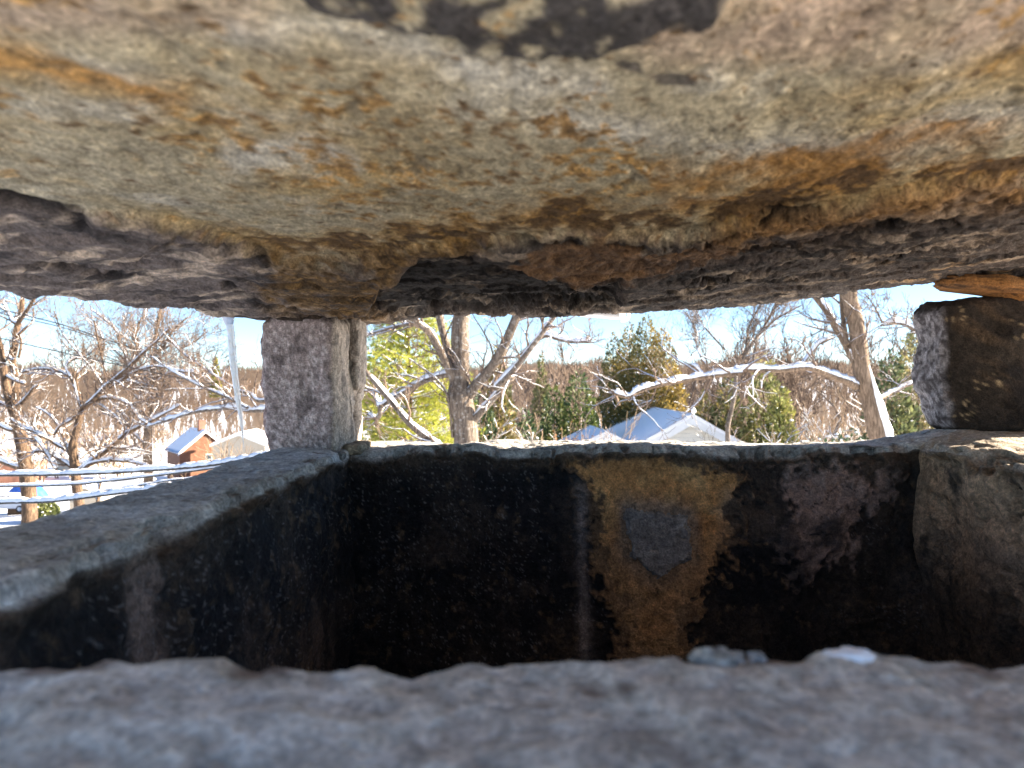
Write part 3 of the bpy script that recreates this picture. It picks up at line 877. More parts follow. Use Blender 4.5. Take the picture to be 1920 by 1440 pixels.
# ------------------------------------------------------------------ icicle
t = NT('ice')
t.b.inputs['Transmission Weight'].default_value = 0.55
t.b.inputs['IOR'].default_value = 1.31
t.bump(t.noise(160, 3), 0.6, 0.004)
M['ice'] = t.done((0.95, 0.96, 0.97), 0.16, 0.5)
g = Geo()
ip = [(427, 588, 15), (429, 602, 11), (431, 612, 8.5), (433, 625, 7.5), (435, 650, 8.5), (437, 675, 7.5), (440, 700, 7.5), (444, 730, 6.5), (448, 760, 5.5), (452, 785, 4.0), (454, 805, 2.6), (456, 826, 1.2), (457, 840, 0.4)]
ip = np.array(ip, float)
ts = np.linspace(0, 1, 90); k0 = np.linspace(0, 1, len(ip))
pp = np.stack([np.interp(ts, k0, ip[:, q]) for q in range(3)], 1)
Pi = np.array([at(a, b, 1.075) for a, b, c in pp]); Ri = 0.85 * pp[:, 2] / FPX * 1.075
Ri = Ri * (1 + 0.06 * np.sin(ts * 33) * (1 - ts) + 0.03 * np.sin(ts * 83))
g.tube(Pi, Ri, 14)
g.obj('icicle', M['ice'], label='long thin clear icicle hanging from the cap stone left of the support stone', cat='icicle')
#@@EXTERIOR
# ------------------------------------------------------------------ trees
def crom(P, per=8):
    P = np.asarray(P, float)
    if len(P) < 3: 
        return np.array([P[0] + (P[-1] - P[0]) * s for s in np.linspace(0, 1, per + 1)])
    E = np.concatenate([[2 * P[0] - P[1]], P, [2 * P[-1] - P[-2]]])
    out = []
    for i in range(1, len(E) - 2):
        p0, p1, p2, p3 = E[i - 1:i + 3]
        for s in np.linspace(0, 1, per, endpoint=False):
            out.append(0.5 * (2 * p1 + (p2 - p0) * s + (2 * p0 - 5 * p1 + 4 * p2 - p3) * s * s + (3 * p1 - p0 - 3 * p2 + p3) * s ** 3))
    out.append(P[-1])
    return np.array(out)

def unit(v):
    return v / (np.linalg.norm(v) + 1e-12)

def snow_cap(G, P, R, h, rng, cover=0.8):
    """patchy ridge of snow lying along the upper side of a branch"""
    n = len(P)
    if n < 4: return
    Tn = np.gradient(P, axis=0); Tn /= np.linalg.norm(Tn, axis=1)[:, None] + 1e-9
    up = np.array((0, 0, 1.0)) - Tn * Tn[:, 2:3]
    ul = np.linalg.norm(up, axis=1)
    U = up / (ul[:, None] + 1e-6); W = np.cross(Tn, U)
    ph = rng.uniform(0, 50, 3)
    s = np.arange(n)
    th = 0.55 + 0.45 * np.sin(s * 0.55 + ph[0]) * np.sin(s * 0.23 + ph[1]) + rng.uniform(-0.25, 0.25, n)
    th = np.clip(th + (cover - 0.6), 0, 1.2) * sstep(0.35, 0.75, ul)
    hh = h * th
    hh[0] = hh[-1] = 0
    ok = hh > 0.12 * h
    a = 0
    while a < n:
        if not ok[a]: a += 1; continue
        b = a
        while b < n and ok[b]: b += 1
        if b - a >= 2:
            lo, hi = max(a - 1, 0), min(b + 1, n)
            p, r, u, w, q = P[lo:hi], R[lo:hi][:, None], U[lo:hi], W[lo:hi], hh[lo:hi][:, None].copy()
            q[0] = 0; q[-1] = 0
            m = hi - lo
            wd = np.minimum(r * 0.85 + 0.08 * q, r * 1.0)
            sec = [p - w * wd + u * r * 0.45, p - w * wd * 0.85 + u * (r * 0.55 + q * 0.6), p + u * (r * 0.98 + q) - w * wd * 0.2,
                   p + w * wd * 0.8 + u * (r * 0.6 + q * 0.65), p + w * wd + u * r * 0.45]
            V = np.stack(sec, 1).reshape(-1, 3)
            V = V + rng.normal(0, 0.05 * h, V.shape)
            i = np.arange(m - 1)[:, None] * 5; j = np.arange(4)[None, :]
            G.add(V, np.stack([i + j, i + j + 1, i + 5 + j + 1, i + 5 + j], -1).reshape(-1, 4))
        a = b

def twig(G, S, p, d, L, r, lev, rng, up=0.25, kids=4, snow=0.0, rmin=0.004, wig=0.28):
    n = 6
    pts = [p]; dd = d
    for i in range(n):
        dd = unit(dd + rng.normal(0, wig, 3) * 0.7 + np.array((0, 0, up * 0.18)))
        pts.append(pts[-1] + dd * L / n)
    P = np.array(pts)
    R = np.maximum(np.linspace(r, r * 0.35, n + 1), rmin * 0.7)
    G.tube(P, R, 4 if r > rmin * 2.5 else 3, cap=False)
    if S is not None and snow > 0 and r > rmin * 1.2 and rng.random() < 0.8:
        snow_cap(S, P, R, snow * max(r * 1.3, 0.012), rng, 0.6)
    if lev > 0:
        for k in range(kids):
            t = rng.uniform(0.2, 1.0)
            f = t * n; i = min(int(f), n - 1); q = P[i] + (P[i + 1] - P[i]) * (f - i)
            td = unit(P[i + 1] - P[i])
            side = unit(np.cross(td, rng.normal(0, 1, 3)))
            nd = unit(td * 0.75 + side * rng.uniform(0.5, 1.0) + np.array((0, 0, up * 0.5)))
            twig(G, S, q, nd, L * rng.uniform(0.4, 0.7), max(r * (1 - 0.55 * t) * 0.6, rmin), lev - 1, rng, up, kids, snow, rmin, wig)

class Tree:
    def __init__(self, name, base_px, Y, label, bark, twm='twig', group=None, seed=1, snow_h=0.03, rmin=0.004):
        self.rng = np.random.default_rng(seed)
        self.Y = Y
        x = (base_px - 960) / FPX * Y
        self.base = np.array((x, Y, float(ground_z(x, Y))))
        self.root = thing(name, self.base, label, 'tree', group)
        self.bark, self.twm = M[bark], M[twm]
        self.tw, self.ts = Geo(), Geo()
        self.sh = snow_h; self.rmin = rmin
    def limb(self, pts, part='branch', snow=1.0, twigs=10, tl=0.8, lev=2, dy=0.0, per=7, up=0.25, kids=4, cover=0.8, tsnow=0.28, t0=0.15, sides=9, join=None):
        Yd = self.Y
        A = []
        m = len(pts)
        for i, q in enumerate(pts):
            y = Yd + dy * i / max(m - 1, 1) + (q[3] if len(q) > 3 else 0)
            A.append(np.append(at(q[0], q[1], y), q[2] / FPX * y))
        A = crom(np.array(A), per)
        if part == 'trunk':                       # carry the trunk straight down into the ground
            r0 = A[0][3]
            b0 = np.append(self.base + (0, 0, -0.2), r0 * 1.3)
            A = np.concatenate([[b0 + (A[0] - b0) * q for q in np.linspace(0, 0.95, 8)], A])
        P, R = A[:, :3], np.maximum(A[:, 3], 0.004)
        n = len(P)
        P = P + (fbm(P, 1.3, 3, 77)[:, None] * 0.6 * R[:, None]) * self.rng.normal(0, 1, 3)[None] * 0.6
        g = Geo(); g.tube(P, R * (1 + 0.06 * fbm(P, 5, 2, 5)), sides)
        o = g.obj(part, self.bark, self.root)
        if snow > 0:
            s = Geo(); snow_cap(s, P, R, self.sh * snow, self.rng, cover)
            s.obj('snow', M['snow'], o, kind='stuff')
        for k in range(twigs):
            f = self.rng.uniform(t0, 1.0) * (n - 1); i = min(int(f), n - 2)
            q = P[i] + (P[i + 1] - P[i]) * (f - i)
            td = unit(P[i + 1] - P[i])
            side = unit(np.cross(td, self.rng.normal(0, 1, 3)))
            nd = unit(td * 0.7 + side * self.rng.uniform(0.6, 1.1) + np.array((0, 0, up)))
            twig(self.tw, self.ts, q, nd, tl * self.rng.uniform(0.5, 1.2), float(min(R[i] * 0.5, 0.022)), lev, self.rng, up, kids, tsnow, self.rmin)
        return o
    def finish(self):
        self.tw.obj('twigs', self.twm, self.root, kind='stuff')
        self.ts.obj('snow', M['snow'], self.root, kind='stuff')

def Z1(*pts):   # points read off an enlargement of the left opening
    return [(x / 3.273, 540 + y / 3.273, r, *e) for x, y, r, *e in pts]
def Z2(*pts):   # enlargement of the middle opening
    return [(440 + x / 3.692, 560 + y / 3.692, r, *e) for x, y, r, *e in pts]
def Z3(*pts):
    return [(900 + x / 3.692, 560 + y / 3.692, r, *e) for x, y, r, *e in pts]
def Z4(*pts):   # enlargement of the right opening
    return [(1380 + x / 3.556, 500 + y / 3.556, r, *e) for x, y, r, *e in pts]
def Z7(*pts):
    return [(1160 + x / 5.538, 540 + y / 5.538, r, *e) for x, y, r, *e in pts]

# leftmost tree
T = Tree('bare_tree', 57, 15.0, 'leftmost bare tree, double stemmed brown trunk with snowy forks, at the picture edge', 'bark_brown', seed=11)
T.limb(Z1((185, 1380, 13), (165, 1200, 12.5), (145, 1030, 12), (115, 880, 11), (95, 780, 10), (70, 720, 9), (45, 640, 7.5), (25, 520, 6.5), (5, 380, 5.5), (-30, 230, 5), (-60, 60, 4)), 'trunk', snow=0.0, twigs=10, tl=0.7)
T.limb(Z1((100, 800, 8), (105, 660, 7, .3), (95, 540, 6.5, .4), (80, 450, 6, .5), (98, 330, 5.5, .5), (110, 215, 5.5, .5), (130, 130, 4.5, .5), (140, 20, 4, .6)), snow=0.2, twigs=8, tl=0.7)
T.limb(Z1((108, 220, 4), (75, 200, 3.2), (50, 150, 2.8), (10, 70, 2.5)), snow=0.9, twigs=5, tl=.5, dy=.3)
T.limb(Z1((112, 215, 4), (150, 160, 3.2), (195, 90, 3), (240, 0, 2.5)), snow=0.5, twigs=5, tl=.6, dy=-.3)
T.limb(Z1((85, 450, 3.6), (40, 415, 3), (-10, 385, 2.8)), snow=1, twigs=3, tl=.5, dy=.4)
T.limb(Z1((40, 540, 3.6), (90, 565, 3), (155, 590, 2.6)), snow=1.2, twigs=2, tl=.3, dy=-.4)
T.limb(Z1((92, 740, 4.5), (150, 690, 3.6), (205, 620, 3), (235, 598, 2)), snow=1.2, twigs=6, tl=.4, dy=-.3)
T.limb(Z1((85, 700, 4.5), (40, 720, 4), (-20, 700, 3.5)), snow=1.2, twigs=3, tl=.4, dy=.5)
T.limb(Z1((140, 880, 5), (60, 870, 4), (-20, 830, 3.5)), snow=1.4, twigs=5, tl=.5, dy=.5)
T.limb(Z1((150, 1110, 6), (80, 1090, 5), (-20, 1050, 4.5)), snow=1.5, twigs=4, tl=.5, dy=.4)
T.limb(Z1((100, 300, 2.6), (150, 250, 2), (200, 200, 1.5), (205, 120, 1.2)), snow=.6, twigs=4, tl=.4)
T.limb(Z1((115, 430, 2.4), (130, 340, 2), (120, 290, 1.6)), snow=.6, twigs=3, tl=.4)
T.finish()

# second tree with the long snowy arms
T = Tree('bare_tree', 142, 14.0, 'forked bare tree with long snow lined arms, second from the left edge', 'bark_brown', seed=12)
T.limb(Z1((485, 1330, 9), (470, 1180, 8.5), (455, 1060, 8), (445, 980, 7.5), (465, 890, 6.5), (490, 790, 6), (512, 730, 5.5)), 'trunk', snow=0.0, twigs=5, tl=.6)
T.limb(Z1((505, 740, 4), (485, 690, 3.2), (462, 610, 3), (430, 545, 2.8), (370, 512, 2.8), (300, 498, 2.5), (210, 500, 2.2), (130, 520, 1.8)), snow=1.3, twigs=18, tl=.8, dy=.6)
T.limb(Z1((432, 545, 2.2), (405, 490, 2), (440, 440, 1.8), (520, 420, 1.4), (640, 340, 1.0)), snow=1.2, twigs=12, tl=.7, dy=.4)
T.limb(Z1((510, 735, 5), (580, 680, 4.4), (650, 610, 4), (720, 550, 3.6), (800, 480, 3.2), (880, 400, 2.6), (960, 330, 2), (1040, 250, 1.5)), snow=1.4, twigs=26, tl=.9, dy=-.8)
T.limb(Z1((585, 690, 3.6), (650, 675, 3.4), (720, 685, 3.2), (790, 715, 3), (850, 795, 2.4), (900, 830, 1.6)), snow=1.3, twigs=12, tl=.6, dy=-.6)
T.limb(Z1((640, 640, 3), (740, 570, 2.8), (840, 510, 2.4), (960, 480, 2), (1100, 510, 1.6), (1230, 520, 1.0)), snow=1.5, twigs=18, tl=.8, dy=-.9)
T.limb(Z1((442, 1000, 5), (380, 975, 4.4), (290, 920, 4), (210, 880, 3.6), (150, 862, 3), (60, 800, 2)), snow=1.5, twigs=14, tl=.7, dy=.7)
T.limb(Z1((440, 1000, 3), (400, 950, 2.6), (360, 850, 2.4), (300, 775, 2.2), (220, 730, 1.6)), snow=1.0, twigs=10, tl=.5, dy=.2)
T.limb(Z1((335, 900, 2.6), (370, 850, 2.2), (440, 810, 1.8), (450, 790, 1.2)), snow=1.6, twigs=6, tl=.4)
T.limb(Z1((465, 1115, 5), (400, 1070, 4), (320, 1025, 3.6), (250, 1000, 3.2), (200, 1010, 2.6)), snow=1.6, twigs=10, tl=.5, dy=.4)
T.limb(Z1((345, 1110, 4), (310, 1050, 3), (250, 960, 2.6), (215, 920, 2.4)), snow=1.6, twigs=6, tl=.4, dy=.2)
T.limb(Z1((475, 1140, 5), (540, 1080, 4.5), (620, 1020, 4.2), (700, 960, 4), (790, 890, 3.6), (870, 850, 3), (1000, 780, 2), (1110, 720, 1.4)), snow=1.6, twigs=24, tl=.8, dy=-.6)
T.limb(Z1((490, 1130, 4), (560, 1080, 3.4), (660, 1060, 3.2), (760, 1062, 3), (860, 1078, 2.8), (930, 1105, 2)), snow=1.7, twigs=12, tl=.5, dy=-.9)
T.limb(Z1((490, 1045, 2.6), (560, 1000, 2), (700, 980, 1.6), (900, 1000, 1.1)), snow=1.4, twigs=10, tl=.5, dy=.5)
T.limb(Z1((505, 730, 2), (470, 560, 1.8), (520, 480, 1.6), (600, 430, 1.4), (640, 330, 1.2), (560, 180, 1)), snow=.4, twigs=12, tl=.8, dy=.5)
T.limb(Z1((650, 620, 1.8), (560, 490, 1.6), (440, 350, 1.5), (380, 270, 1.3), (330, 140, 1)), snow=.3, twigs=12, tl=.7, dy=.3)
T.limb(Z1((655, 620, 1.8), (635, 470, 1.6), (605, 340, 1.4), (580, 200, 1.2)), snow=.3, twigs=10, tl=.7, dy=-.3)
T.finish()

# third tree, furthest of the left group, twiggy crown against the sky
T = Tree('bare_tree', 277, 20.0, 'twiggy bare tree behind the forked tree, straight snowy trunk above the brick house', 'bark_tan', seed=13, rmin=0.0052)
T.limb(Z1((915, 1260, 9), (908, 1100, 8.5), (905, 980, 8), (908, 850, 7), (918, 700, 6), (930, 560, 5), (945, 420, 4.2), (960, 260, 3.4), (990, 100, 2.4)), 'trunk', snow=0, twigs=26, tl=1.2, lev=2, t0=.5)
T.limb(Z1((920, 690, 4), (880, 620, 3.4), (800, 470, 3), (740, 350, 2.6), (710, 260, 2.2), (640, 190, 1.8), (560, 130, 1.2)), snow=.8, twigs=22, tl=1.1, dy=.6)
T.limb(Z1((935, 620, 3.4), (990, 560, 3), (1060, 520, 2.6), (1180, 560, 1.8)), snow=1.3, twigs=12, tl=.9, dy=-.5)
T.limb(Z1((930, 610, 3), (880, 590, 2.8), (830, 580, 2.2), (760, 560, 1.6)), snow=1.4, twigs=12, tl=.9)
T.limb(Z1((945, 440, 2.8), (860, 380, 2.4), (830, 300, 2), (870, 180, 1.5)), snow=.6, twigs=15, tl=1.0, dy=.4)
T.limb(Z1((948, 420, 2.8), (1010, 350, 2.4), (1060, 260, 2), (1150, 180, 1.4)), snow=.6, twigs=16, tl=1.0, dy=-.4)
T.limb(Z1((955, 330, 2.2), (1040, 330, 2), (1100, 370, 1.8), (1190, 330, 1.4), (1280, 260, 1)), snow=.5, twigs=15, tl=.9, dy=.3)
T.limb(Z1((915, 820, 4), (980, 740, 3), (970, 660, 2.4), (1010, 560, 1.8)), snow=.8, twigs=14, tl=.9)
T.limb(Z1((912, 900, 3), (870, 760, 2.5), (890, 700, 2)), snow=.8, twigs=8, tl=.8)
T.limb(Z1((905, 1010, 3.5), (840, 990, 3), (760, 990, 2.4), (640, 960, 1.6)), snow=1.6, twigs=14, tl=.8)
T.limb(Z1((910, 1000, 3), (850, 920, 2.4), (760, 850, 2), (690, 770, 1.5), (600, 710, 1)), snow=1.5, twigs=14, tl=.8)
T.finish()

# tree hidden behind the support stone: its long dark arms reach left across the opening
T = Tree('bare_tree', 560, 11.0, 'bare tree mostly hidden behind the left support stone, dark arms reaching past the icicle', 'bark_grey', seed=14, snow_h=0.035)
T.limb([(575, 900, 20), (572, 800, 19), (570, 700, 18), (572, 640, 16), (574, 560, 14), (576, 420, 10)], 'trunk', snow=0, twigs=0)
T.limb([(572, 765, 6)] + Z1((1700, 745, 5.5), (1610, 750, 4.6), (1530, 752, 4.2), (1450, 740, 3.8), (1330, 745, 3.4), (1210, 758, 3), (1100, 790, 2.6), (1000, 820, 2.2), (900, 850, 1.6)), snow=1.6, twigs=10, tl=.5, dy=1.2, cover=.75)
T.limb([(572, 735, 5)] + Z1((1610, 692, 4), (1540, 650, 3.4), (1450, 620, 3), (1330, 545, 2.6), (1220, 470, 2.2), (1120, 395, 1.9), (1050, 320, 1.5)), snow=.3, twigs=22, tl=.6, dy=1.5)
T.limb(Z1((1520, 735, 3.2), (1450, 695, 3), (1350, 650, 2.8), (1250, 610, 2.6), (1130, 550, 2.2), (1040, 500, 1.8), (930, 420, 1.2)), snow=1.0, twigs=16, tl=.6, dy=.8, cover=.45)
T.finish()

# middle tree
T = Tree('bare_tree', 872, 13.0, 'thick grey trunked bare tree forking in the middle opening, right of the left support stone', 'bark_grey', seed=15, snow_h=0.03)
T.limb(Z2((1598, 1040, 23), (1590, 930, 22.5), (1578, 820, 23), (1568, 720, 23), (1560, 620, 20), (1566, 520, 17.5), (1568, 380, 16.5), (1565, 160, 16.5), (1560, -200, 14)), 'trunk', snow=0, twigs=6, tl=.8, sides=16)
T.limb(Z2((1545, 640, 11), (1505, 530, 9), (1450, 420, 8), (1400, 320, 7.5), (1345, 230, 7), (1255, 160, 6), (1150, 60, 5)), snow=.5, twigs=8, tl=.8, dy=-.5, sides=12)
T.limb(Z2((1335, 215, 5), (1230, 180, 4), (1130, 192, 3.4), (1010, 225, 3), (900, 250, 2.6)), snow=.6, twigs=12, tl=.7, dy=.3)
T.limb(Z2((1555, 560, 10), (1515, 470, 8.5), (1480, 370, 8), (1450, 270, 7), (1425, 160, 7), (1390, 0, 6)), snow=.3, twigs=6, tl=.8, dy=.4, sides=12)
T.limb(Z2((1590, 690, 12), (1660, 610, 10.5), (1730, 530, 10), (1800, 440, 9.5), (1860, 330, 9), (1930, 170, 8.5), (2010, -20, 8)), snow=.9, twigs=10, tl=.9, dy=-.6, cover=.5, sides=12)
T.limb(Z2((1640, 850, 9), (1700, 790, 7.5), (1790, 690, 7), (1920, 545, 6.5)) + Z3((110, 620, 6.2), (250, 470, 6), (330, 370, 5.6), (410, 265, 5), (510, 130, 4.6), (600, 0, 4)), snow=1.1, twigs=16, tl=.9, dy=-.9, sides=10)
T.limb(Z3((415, 270, 4), (465, 258, 3.6), (540, 280, 3.4), (620, 298, 3.2), (700, 300, 2.8), (765, 288, 2)), snow=1.8, twigs=8, tl=.6, dy=-.3, cover=1.0)
T.limb(Z2((1500, 520, 6), (1400, 545, 5.6), (1300, 580, 5.4), (1200, 635, 5.2), (1100, 690, 5), (1010, 745, 4.6), (985, 700, 4), (930, 630, 3.4)), snow=1.8, twigs=14, tl=.7, dy=1.2, cover=1.0)
T.limb(Z2((1008, 745, 4.4), (1005, 800, 4.2), (980, 830, 4), (925, 800, 3.6)), snow=1.2, twigs=4, tl=.5, dy=.5)
T.limb(Z2((1510, 960, 3), (1480, 700, 2.2), (1410, 570, 1.8), (1300, 480, 1.5), (1200, 410, 1.0)), snow=.3, twigs=10, tl=.6, dy=-.6)
T.finish()
T = Tree('fallen_limb', 885, 10.5, 'dark slanting bare limb crossing in front of the yellow green pine', 'bark_grey', seed=16)
T.limb(Z2((1450, 1040, 8), (1390, 1000, 7.5), (1290, 930, 7), (1200, 850, 6.5), (1110, 740, 6), (1040, 660, 5.5), (930, 530, 5), (800, 380, 4)), 'trunk', snow=.8, twigs=6, tl=.6, cover=.6)
T.finish()

# right tree
T = Tree('bare_tree', 1652, 12.0, 'leaning tan trunked tree beside the right support stone, snow plastered down one side', 'bark_tan', seed=17, snow_h=0.034)
T.limb(Z4((965, 1190, 15.5), (930, 1050, 15.5), (895, 900, 15), (855, 760, 15), (830, 650, 15), (815, 520, 14.5), (800, 400, 14.5), (780, 290, 14), (762, 180, 14), (735, 0, 13)), 'trunk', snow=0, twigs=4, tl=.7, sides=16)
lb = T.limb(Z4((800, 800, 8), (760, 775, 7), (700, 752, 6.5), (620, 722, 6), (540, 690, 5.5), (450, 676, 5.2), (300, 690, 5), (140, 690, 5), (0, 695, 5)) + Z3((1800, 515, 5), (1600, 535, 5), (1450, 560, 5), (1300, 585, 4.6), (1190, 610, 4.4), (1100, 640, 4.2), (1020, 680, 3.6), (925, 655, 3)), snow=1.65, twigs=22, tl=.8, dy=-1.0, cover=1.0, per=9)
T.limb(Z3((930, 640, 3), (945, 690, 3), (965, 740, 2.6)), snow=1.5, twigs=0)
T.limb(Z3((1580, 520, 3), (1560, 460, 2.6), (1530, 420, 2.2)), snow=1.6, twigs=3, tl=.5)
T.limb(Z3((1530, 530, 3), (1490, 480, 2.6), (1450, 455, 2.2)), snow=1.6, twigs=3, tl=.5)
T.limb(Z4((800, 640, 8), (765, 580, 7.5), (720, 490, 7), (670, 410, 6.6), (610, 310, 6), (545, 225, 5.6), (470, 130, 5)), snow=1.8, twigs=8, tl=.8, dy=.5, cover=1.0, sides=12)
T.limb(Z4((740, 520, 4.5), (725, 430, 4.2), (712, 330, 4.2), (708, 190, 4), (700, 0, 3.6)), snow=0, twigs=6, tl=.7, dy=.3)
T.limb(Z4((420, 680, 3), (480, 600, 2.8), (560, 510, 2.4), (650, 470, 1.6)), snow=1.3, twigs=10, tl=.6, dy=.3)
T.limb(Z4((860, 905, 4), (980, 870, 3.2), (1090, 810, 3), (1220, 770, 2.6), (1340, 740, 2)), snow=1.4, twigs=12, tl=.5, dy=1.0)
# snow plastered along the lower right flank of the trunk
g = Geo()
cpts = crom(np.array([np.append(at(*p[:2], 11.92), p[2] / FPX * 12) for p in Z4((872, 640, 2), (898, 740, 5.0), (925, 830, 7), (955, 930, 8.5), (990, 1040, 9), (1020, 1140, 9), (1050, 1260, 8))]), 9)
cp_ = cpts[:, :3] + (fbm(cpts[:, :3], 4, 3, 6) * 0.02)[:, None] * np.array((1, 0, 0)) + np.array((0.0, 0, 0))
g.tube(cp_, cpts[:, 3] * (1 + 0.25 * fbm(cpts[:, :3], 9, 3, 4)), 9)
g.obj('snow', M['snow'], T.root)
T.finish()
T = Tree('bare_tree', 1790, 9.5, 'snow topped bare branch reaching out from behind the right support stone', 'bark_grey', seed=18, snow_h=0.03)
T.limb([(1800, 1000, 14), (1795, 800, 12), (1790, 690, 10), (1788, 640, 7)], 'trunk', snow=0, twigs=0)
T.limb([(1790, 660, 6)] + Z4((1260, 470, 4), (1190, 425, 3.6), (1130, 390, 3.2), (1070, 378, 2.8), (965, 390, 2.2)), snow=2.0, twigs=8, tl=.45, cover=1.0)
T.limb(Z4((980, 385, 1.8), (955, 330, 1.5), (920, 260, 1.2), (860, 180, 1)), snow=0, twigs=10, tl=.5)
T.finish()

# slim forked sapling in front of the arborvitae
T = Tree('sapling', 1362, 20.0, 'slim grey sapling forking above the snowy limb, right of the pale house', 'bark_grey', 'twig', seed=19, rmin=0.0055)
T.limb(Z7((1130, 1440, 4.5), (1180, 1230, 4.3), (1212, 1050, 4), (1220, 900, 3.6), (1260, 820, 3.4), (1330, 660, 3), (1440, 505, 2.8), (1530, 370, 2.4), (1660, 130, 2), (1740, -60, 1.6)), 'trunk', snow=0, twigs=26, tl=1.0, t0=.4)
T.limb(Z7((1320, 680, 2.2), (1330, 560, 2), (1350, 420, 1.8), (1420, 270, 1.5), (1500, 130, 1.2)), snow=0, twigs=18, tl=.9, dy=.4)
T.limb(Z7((1440, 505, 2.2), (1530, 420, 1.9), (1640, 320, 1.7), (1760, 250, 1.5), (1900, 180, 1.2)), snow=.4, twigs=18, tl=.9, dy=-.4)
T.limb(Z7((1390, 830, 2.4), (1410, 680, 2.2), (1425, 570, 2), (1440, 505, 2)), snow=0, twigs=8, tl=.7)
T.limb(Z7((1100, 640, 1.6), (980, 510, 1.5), (880, 380, 1.3), (800, 220, 1.0)), snow=0, twigs=14, tl=.9, dy=1)
T.limb(Z7((850, 720, 2), (810, 590, 1.7), (800, 430, 1.5), (720, 280, 1.1)), snow=.3, twigs=18, tl=1.0, dy=1)
T.finish()

# ------------------------------------------------------------------ bare background trees (copies of a few prototypes)
def bare_proto(seed, h, twm, spread=0.8, stems=1, levels=4, rmin=0.03, snow=0.0):
    rng = np.random.default_rng(seed)
    gt, gw, gs = Geo(), Geo(), Geo()
    def grow(p, d, L, r, lev):
        n = 5; pts = [p]; dd = d
        for i in range(n):
            dd = unit(dd + rng.normal(0, 0.13, 3) + np.array((0, 0, 0.06)))
            pts.append(pts[-1] + dd * L / n)
        P = np.array(pts); R = np.linspace(r, max(r * 0.55, rmin * 0.8), n + 1)
        big = lev >= levels - 1
        (gt if big else gw).tube(P, R, 6 if big else 3, cap=False)
        if snow and lev < levels and rng.random() < 0.55: snow_cap(gs, P, R * 1.15, snow, rng, 0.6)
        if lev <= 0: return
        for k in range(3 if lev > 1 else 4):
            t = rng.uniform(0.35, 1.0) if k else 1.0
            f = t * n; i = min(int(f), n - 1); q = P[i] + (P[i + 1] - P[i]) * min(f - i, 1)
            td = unit(P[i + 1] - P[i]); side = unit(np.cross(td, rng.normal(0, 1, 3)))
            nd = unit(td * 0.9 + side * rng.uniform(0.35, 1.0) * spread + np.array((0, 0, 0.18)))
            grow(q, nd, L * rng.uniform(0.5, 0.78), max(R[i] * rng.uniform(0.5, 0.7), rmin), lev - 1)
    for s in range(stems):
        a = rng.uniform(0, 6.28)
        lean = 0.12 if stems == 1 else 0.5
        grow(np.array((0.15 * math.cos(a) * (stems > 1), 0.15 * math.sin(a) * (stems > 1), -0.3)), unit(np.array((math.cos(a) * lean * rng.random(), math.sin(a) * lean * rng.random(), 1))),
             h * 0.42, h * (0.018 if stems == 1 else 0.011), levels)
    return gt, gw, gs

def proto_thing(name, geos, bark, twm, label, cat, group):
    o = thing(name, (0, 0, 0), label, cat, group)
    geos[0].obj('trunk', M[bark], o)
    geos[1].obj('twigs', M[twm], o, kind='stuff')
    if geos[2].V: geos[2].obj('snow', M['snow'], o, kind='stuff')
    return o

ORD = ['first', 'second', 'third', 'fourth', 'fifth', 'sixth', 'seventh', 'eighth', 'ninth', 'tenth', 'eleventh', 'twelfth', 'thirteenth', 'fourteenth',
       'fifteenth', 'sixteenth', 'seventeenth', 'eighteenth', 'nineteenth', 'twentieth', 'twenty-first', 'twenty-second', 'twenty-third', 'twenty-fourth', 'twenty-fifth', 'twenty-sixth', 'twenty-seventh', 'twenty-eighth', 'twenty-ninth', 'thirtieth', 'thirty-first', 'thirty-second', 'thirty-third', 'thirty-fourth', 'thirty-fifth']
def scatter(protos, spots, labels, rng):
    used = set()
    spots = sorted(spots)
    for i, (px, Y, s) in enumerate(spots):
        k = int(rng.integers(len(protos)))
        x = (px - 960) / FPX * Y
        loc = (x, Y, float(ground_z(x, Y)))
        rz = float(rng.uniform(0, 6.28))
        lab = labels(i)
        if k not in used:
            used.add(k); o = protos[k]
            o.location = loc; o.rotation_euler = (0, 0, rz); o.scale = (s,) * 3; o['label'] = lab
        else:
            copy_thing(protos[k], loc, rz, s, lab)
    for k, p in enumerate(protos):
        if k not in used:
            for c in list(p.children): bpy.data.objects.remove(c)
            bpy.data.objects.remove(p)

rng = np.random.default_rng(5)
# tall bare trees along the skyline, right half
PR = [proto_thing('bare_tree', bare_proto(100 + i, 15, 'twig', 0.75, 1, 5, 0.028), 'bark_grey', 'twig', 'x', 'tree', 'bare skyline trees right of the middle') for i in range(3)]
sp = [(985, 62, 1.0), (1045, 70, 1.1), (1090, 66, 1.05), (1320, 60, .95), (1345, 75, 1.15), (1410, 64, 1.05), (1455, 58, 1.0), (1490, 72, 1.2), (1530, 66, 1.15), (1570, 60, 1.0),
      (1690, 55, 1.1), (1720, 64, 1.2), (925, 70, 1.1), (1380, 82, 1.2), (1430, 90, 1.3), (1550, 85, 1.3), (1640, 78, 1.2), (1290, 84, 1.1), (1015, 88, 1.2), (1260, 70, 1.05),
      (1305, 50, .9), (1360, 52, .98), (1392, 48, .92), (1470, 50, 1.0), (1512, 47, .95), (1548, 52, 1.0), (1600, 58, 1.1), (1665, 46, .95), (1065, 56, 1.0), (1110, 60, 1.1), (955, 54, .95), (1000, 50, .9), (1440, 70, 1.2), (1125, 75, 1.2)]
scatter(PR, sp, lambda i: ORD[i] + ' from the left of the tall bare grey skyline trees behind the evergreens', rng)
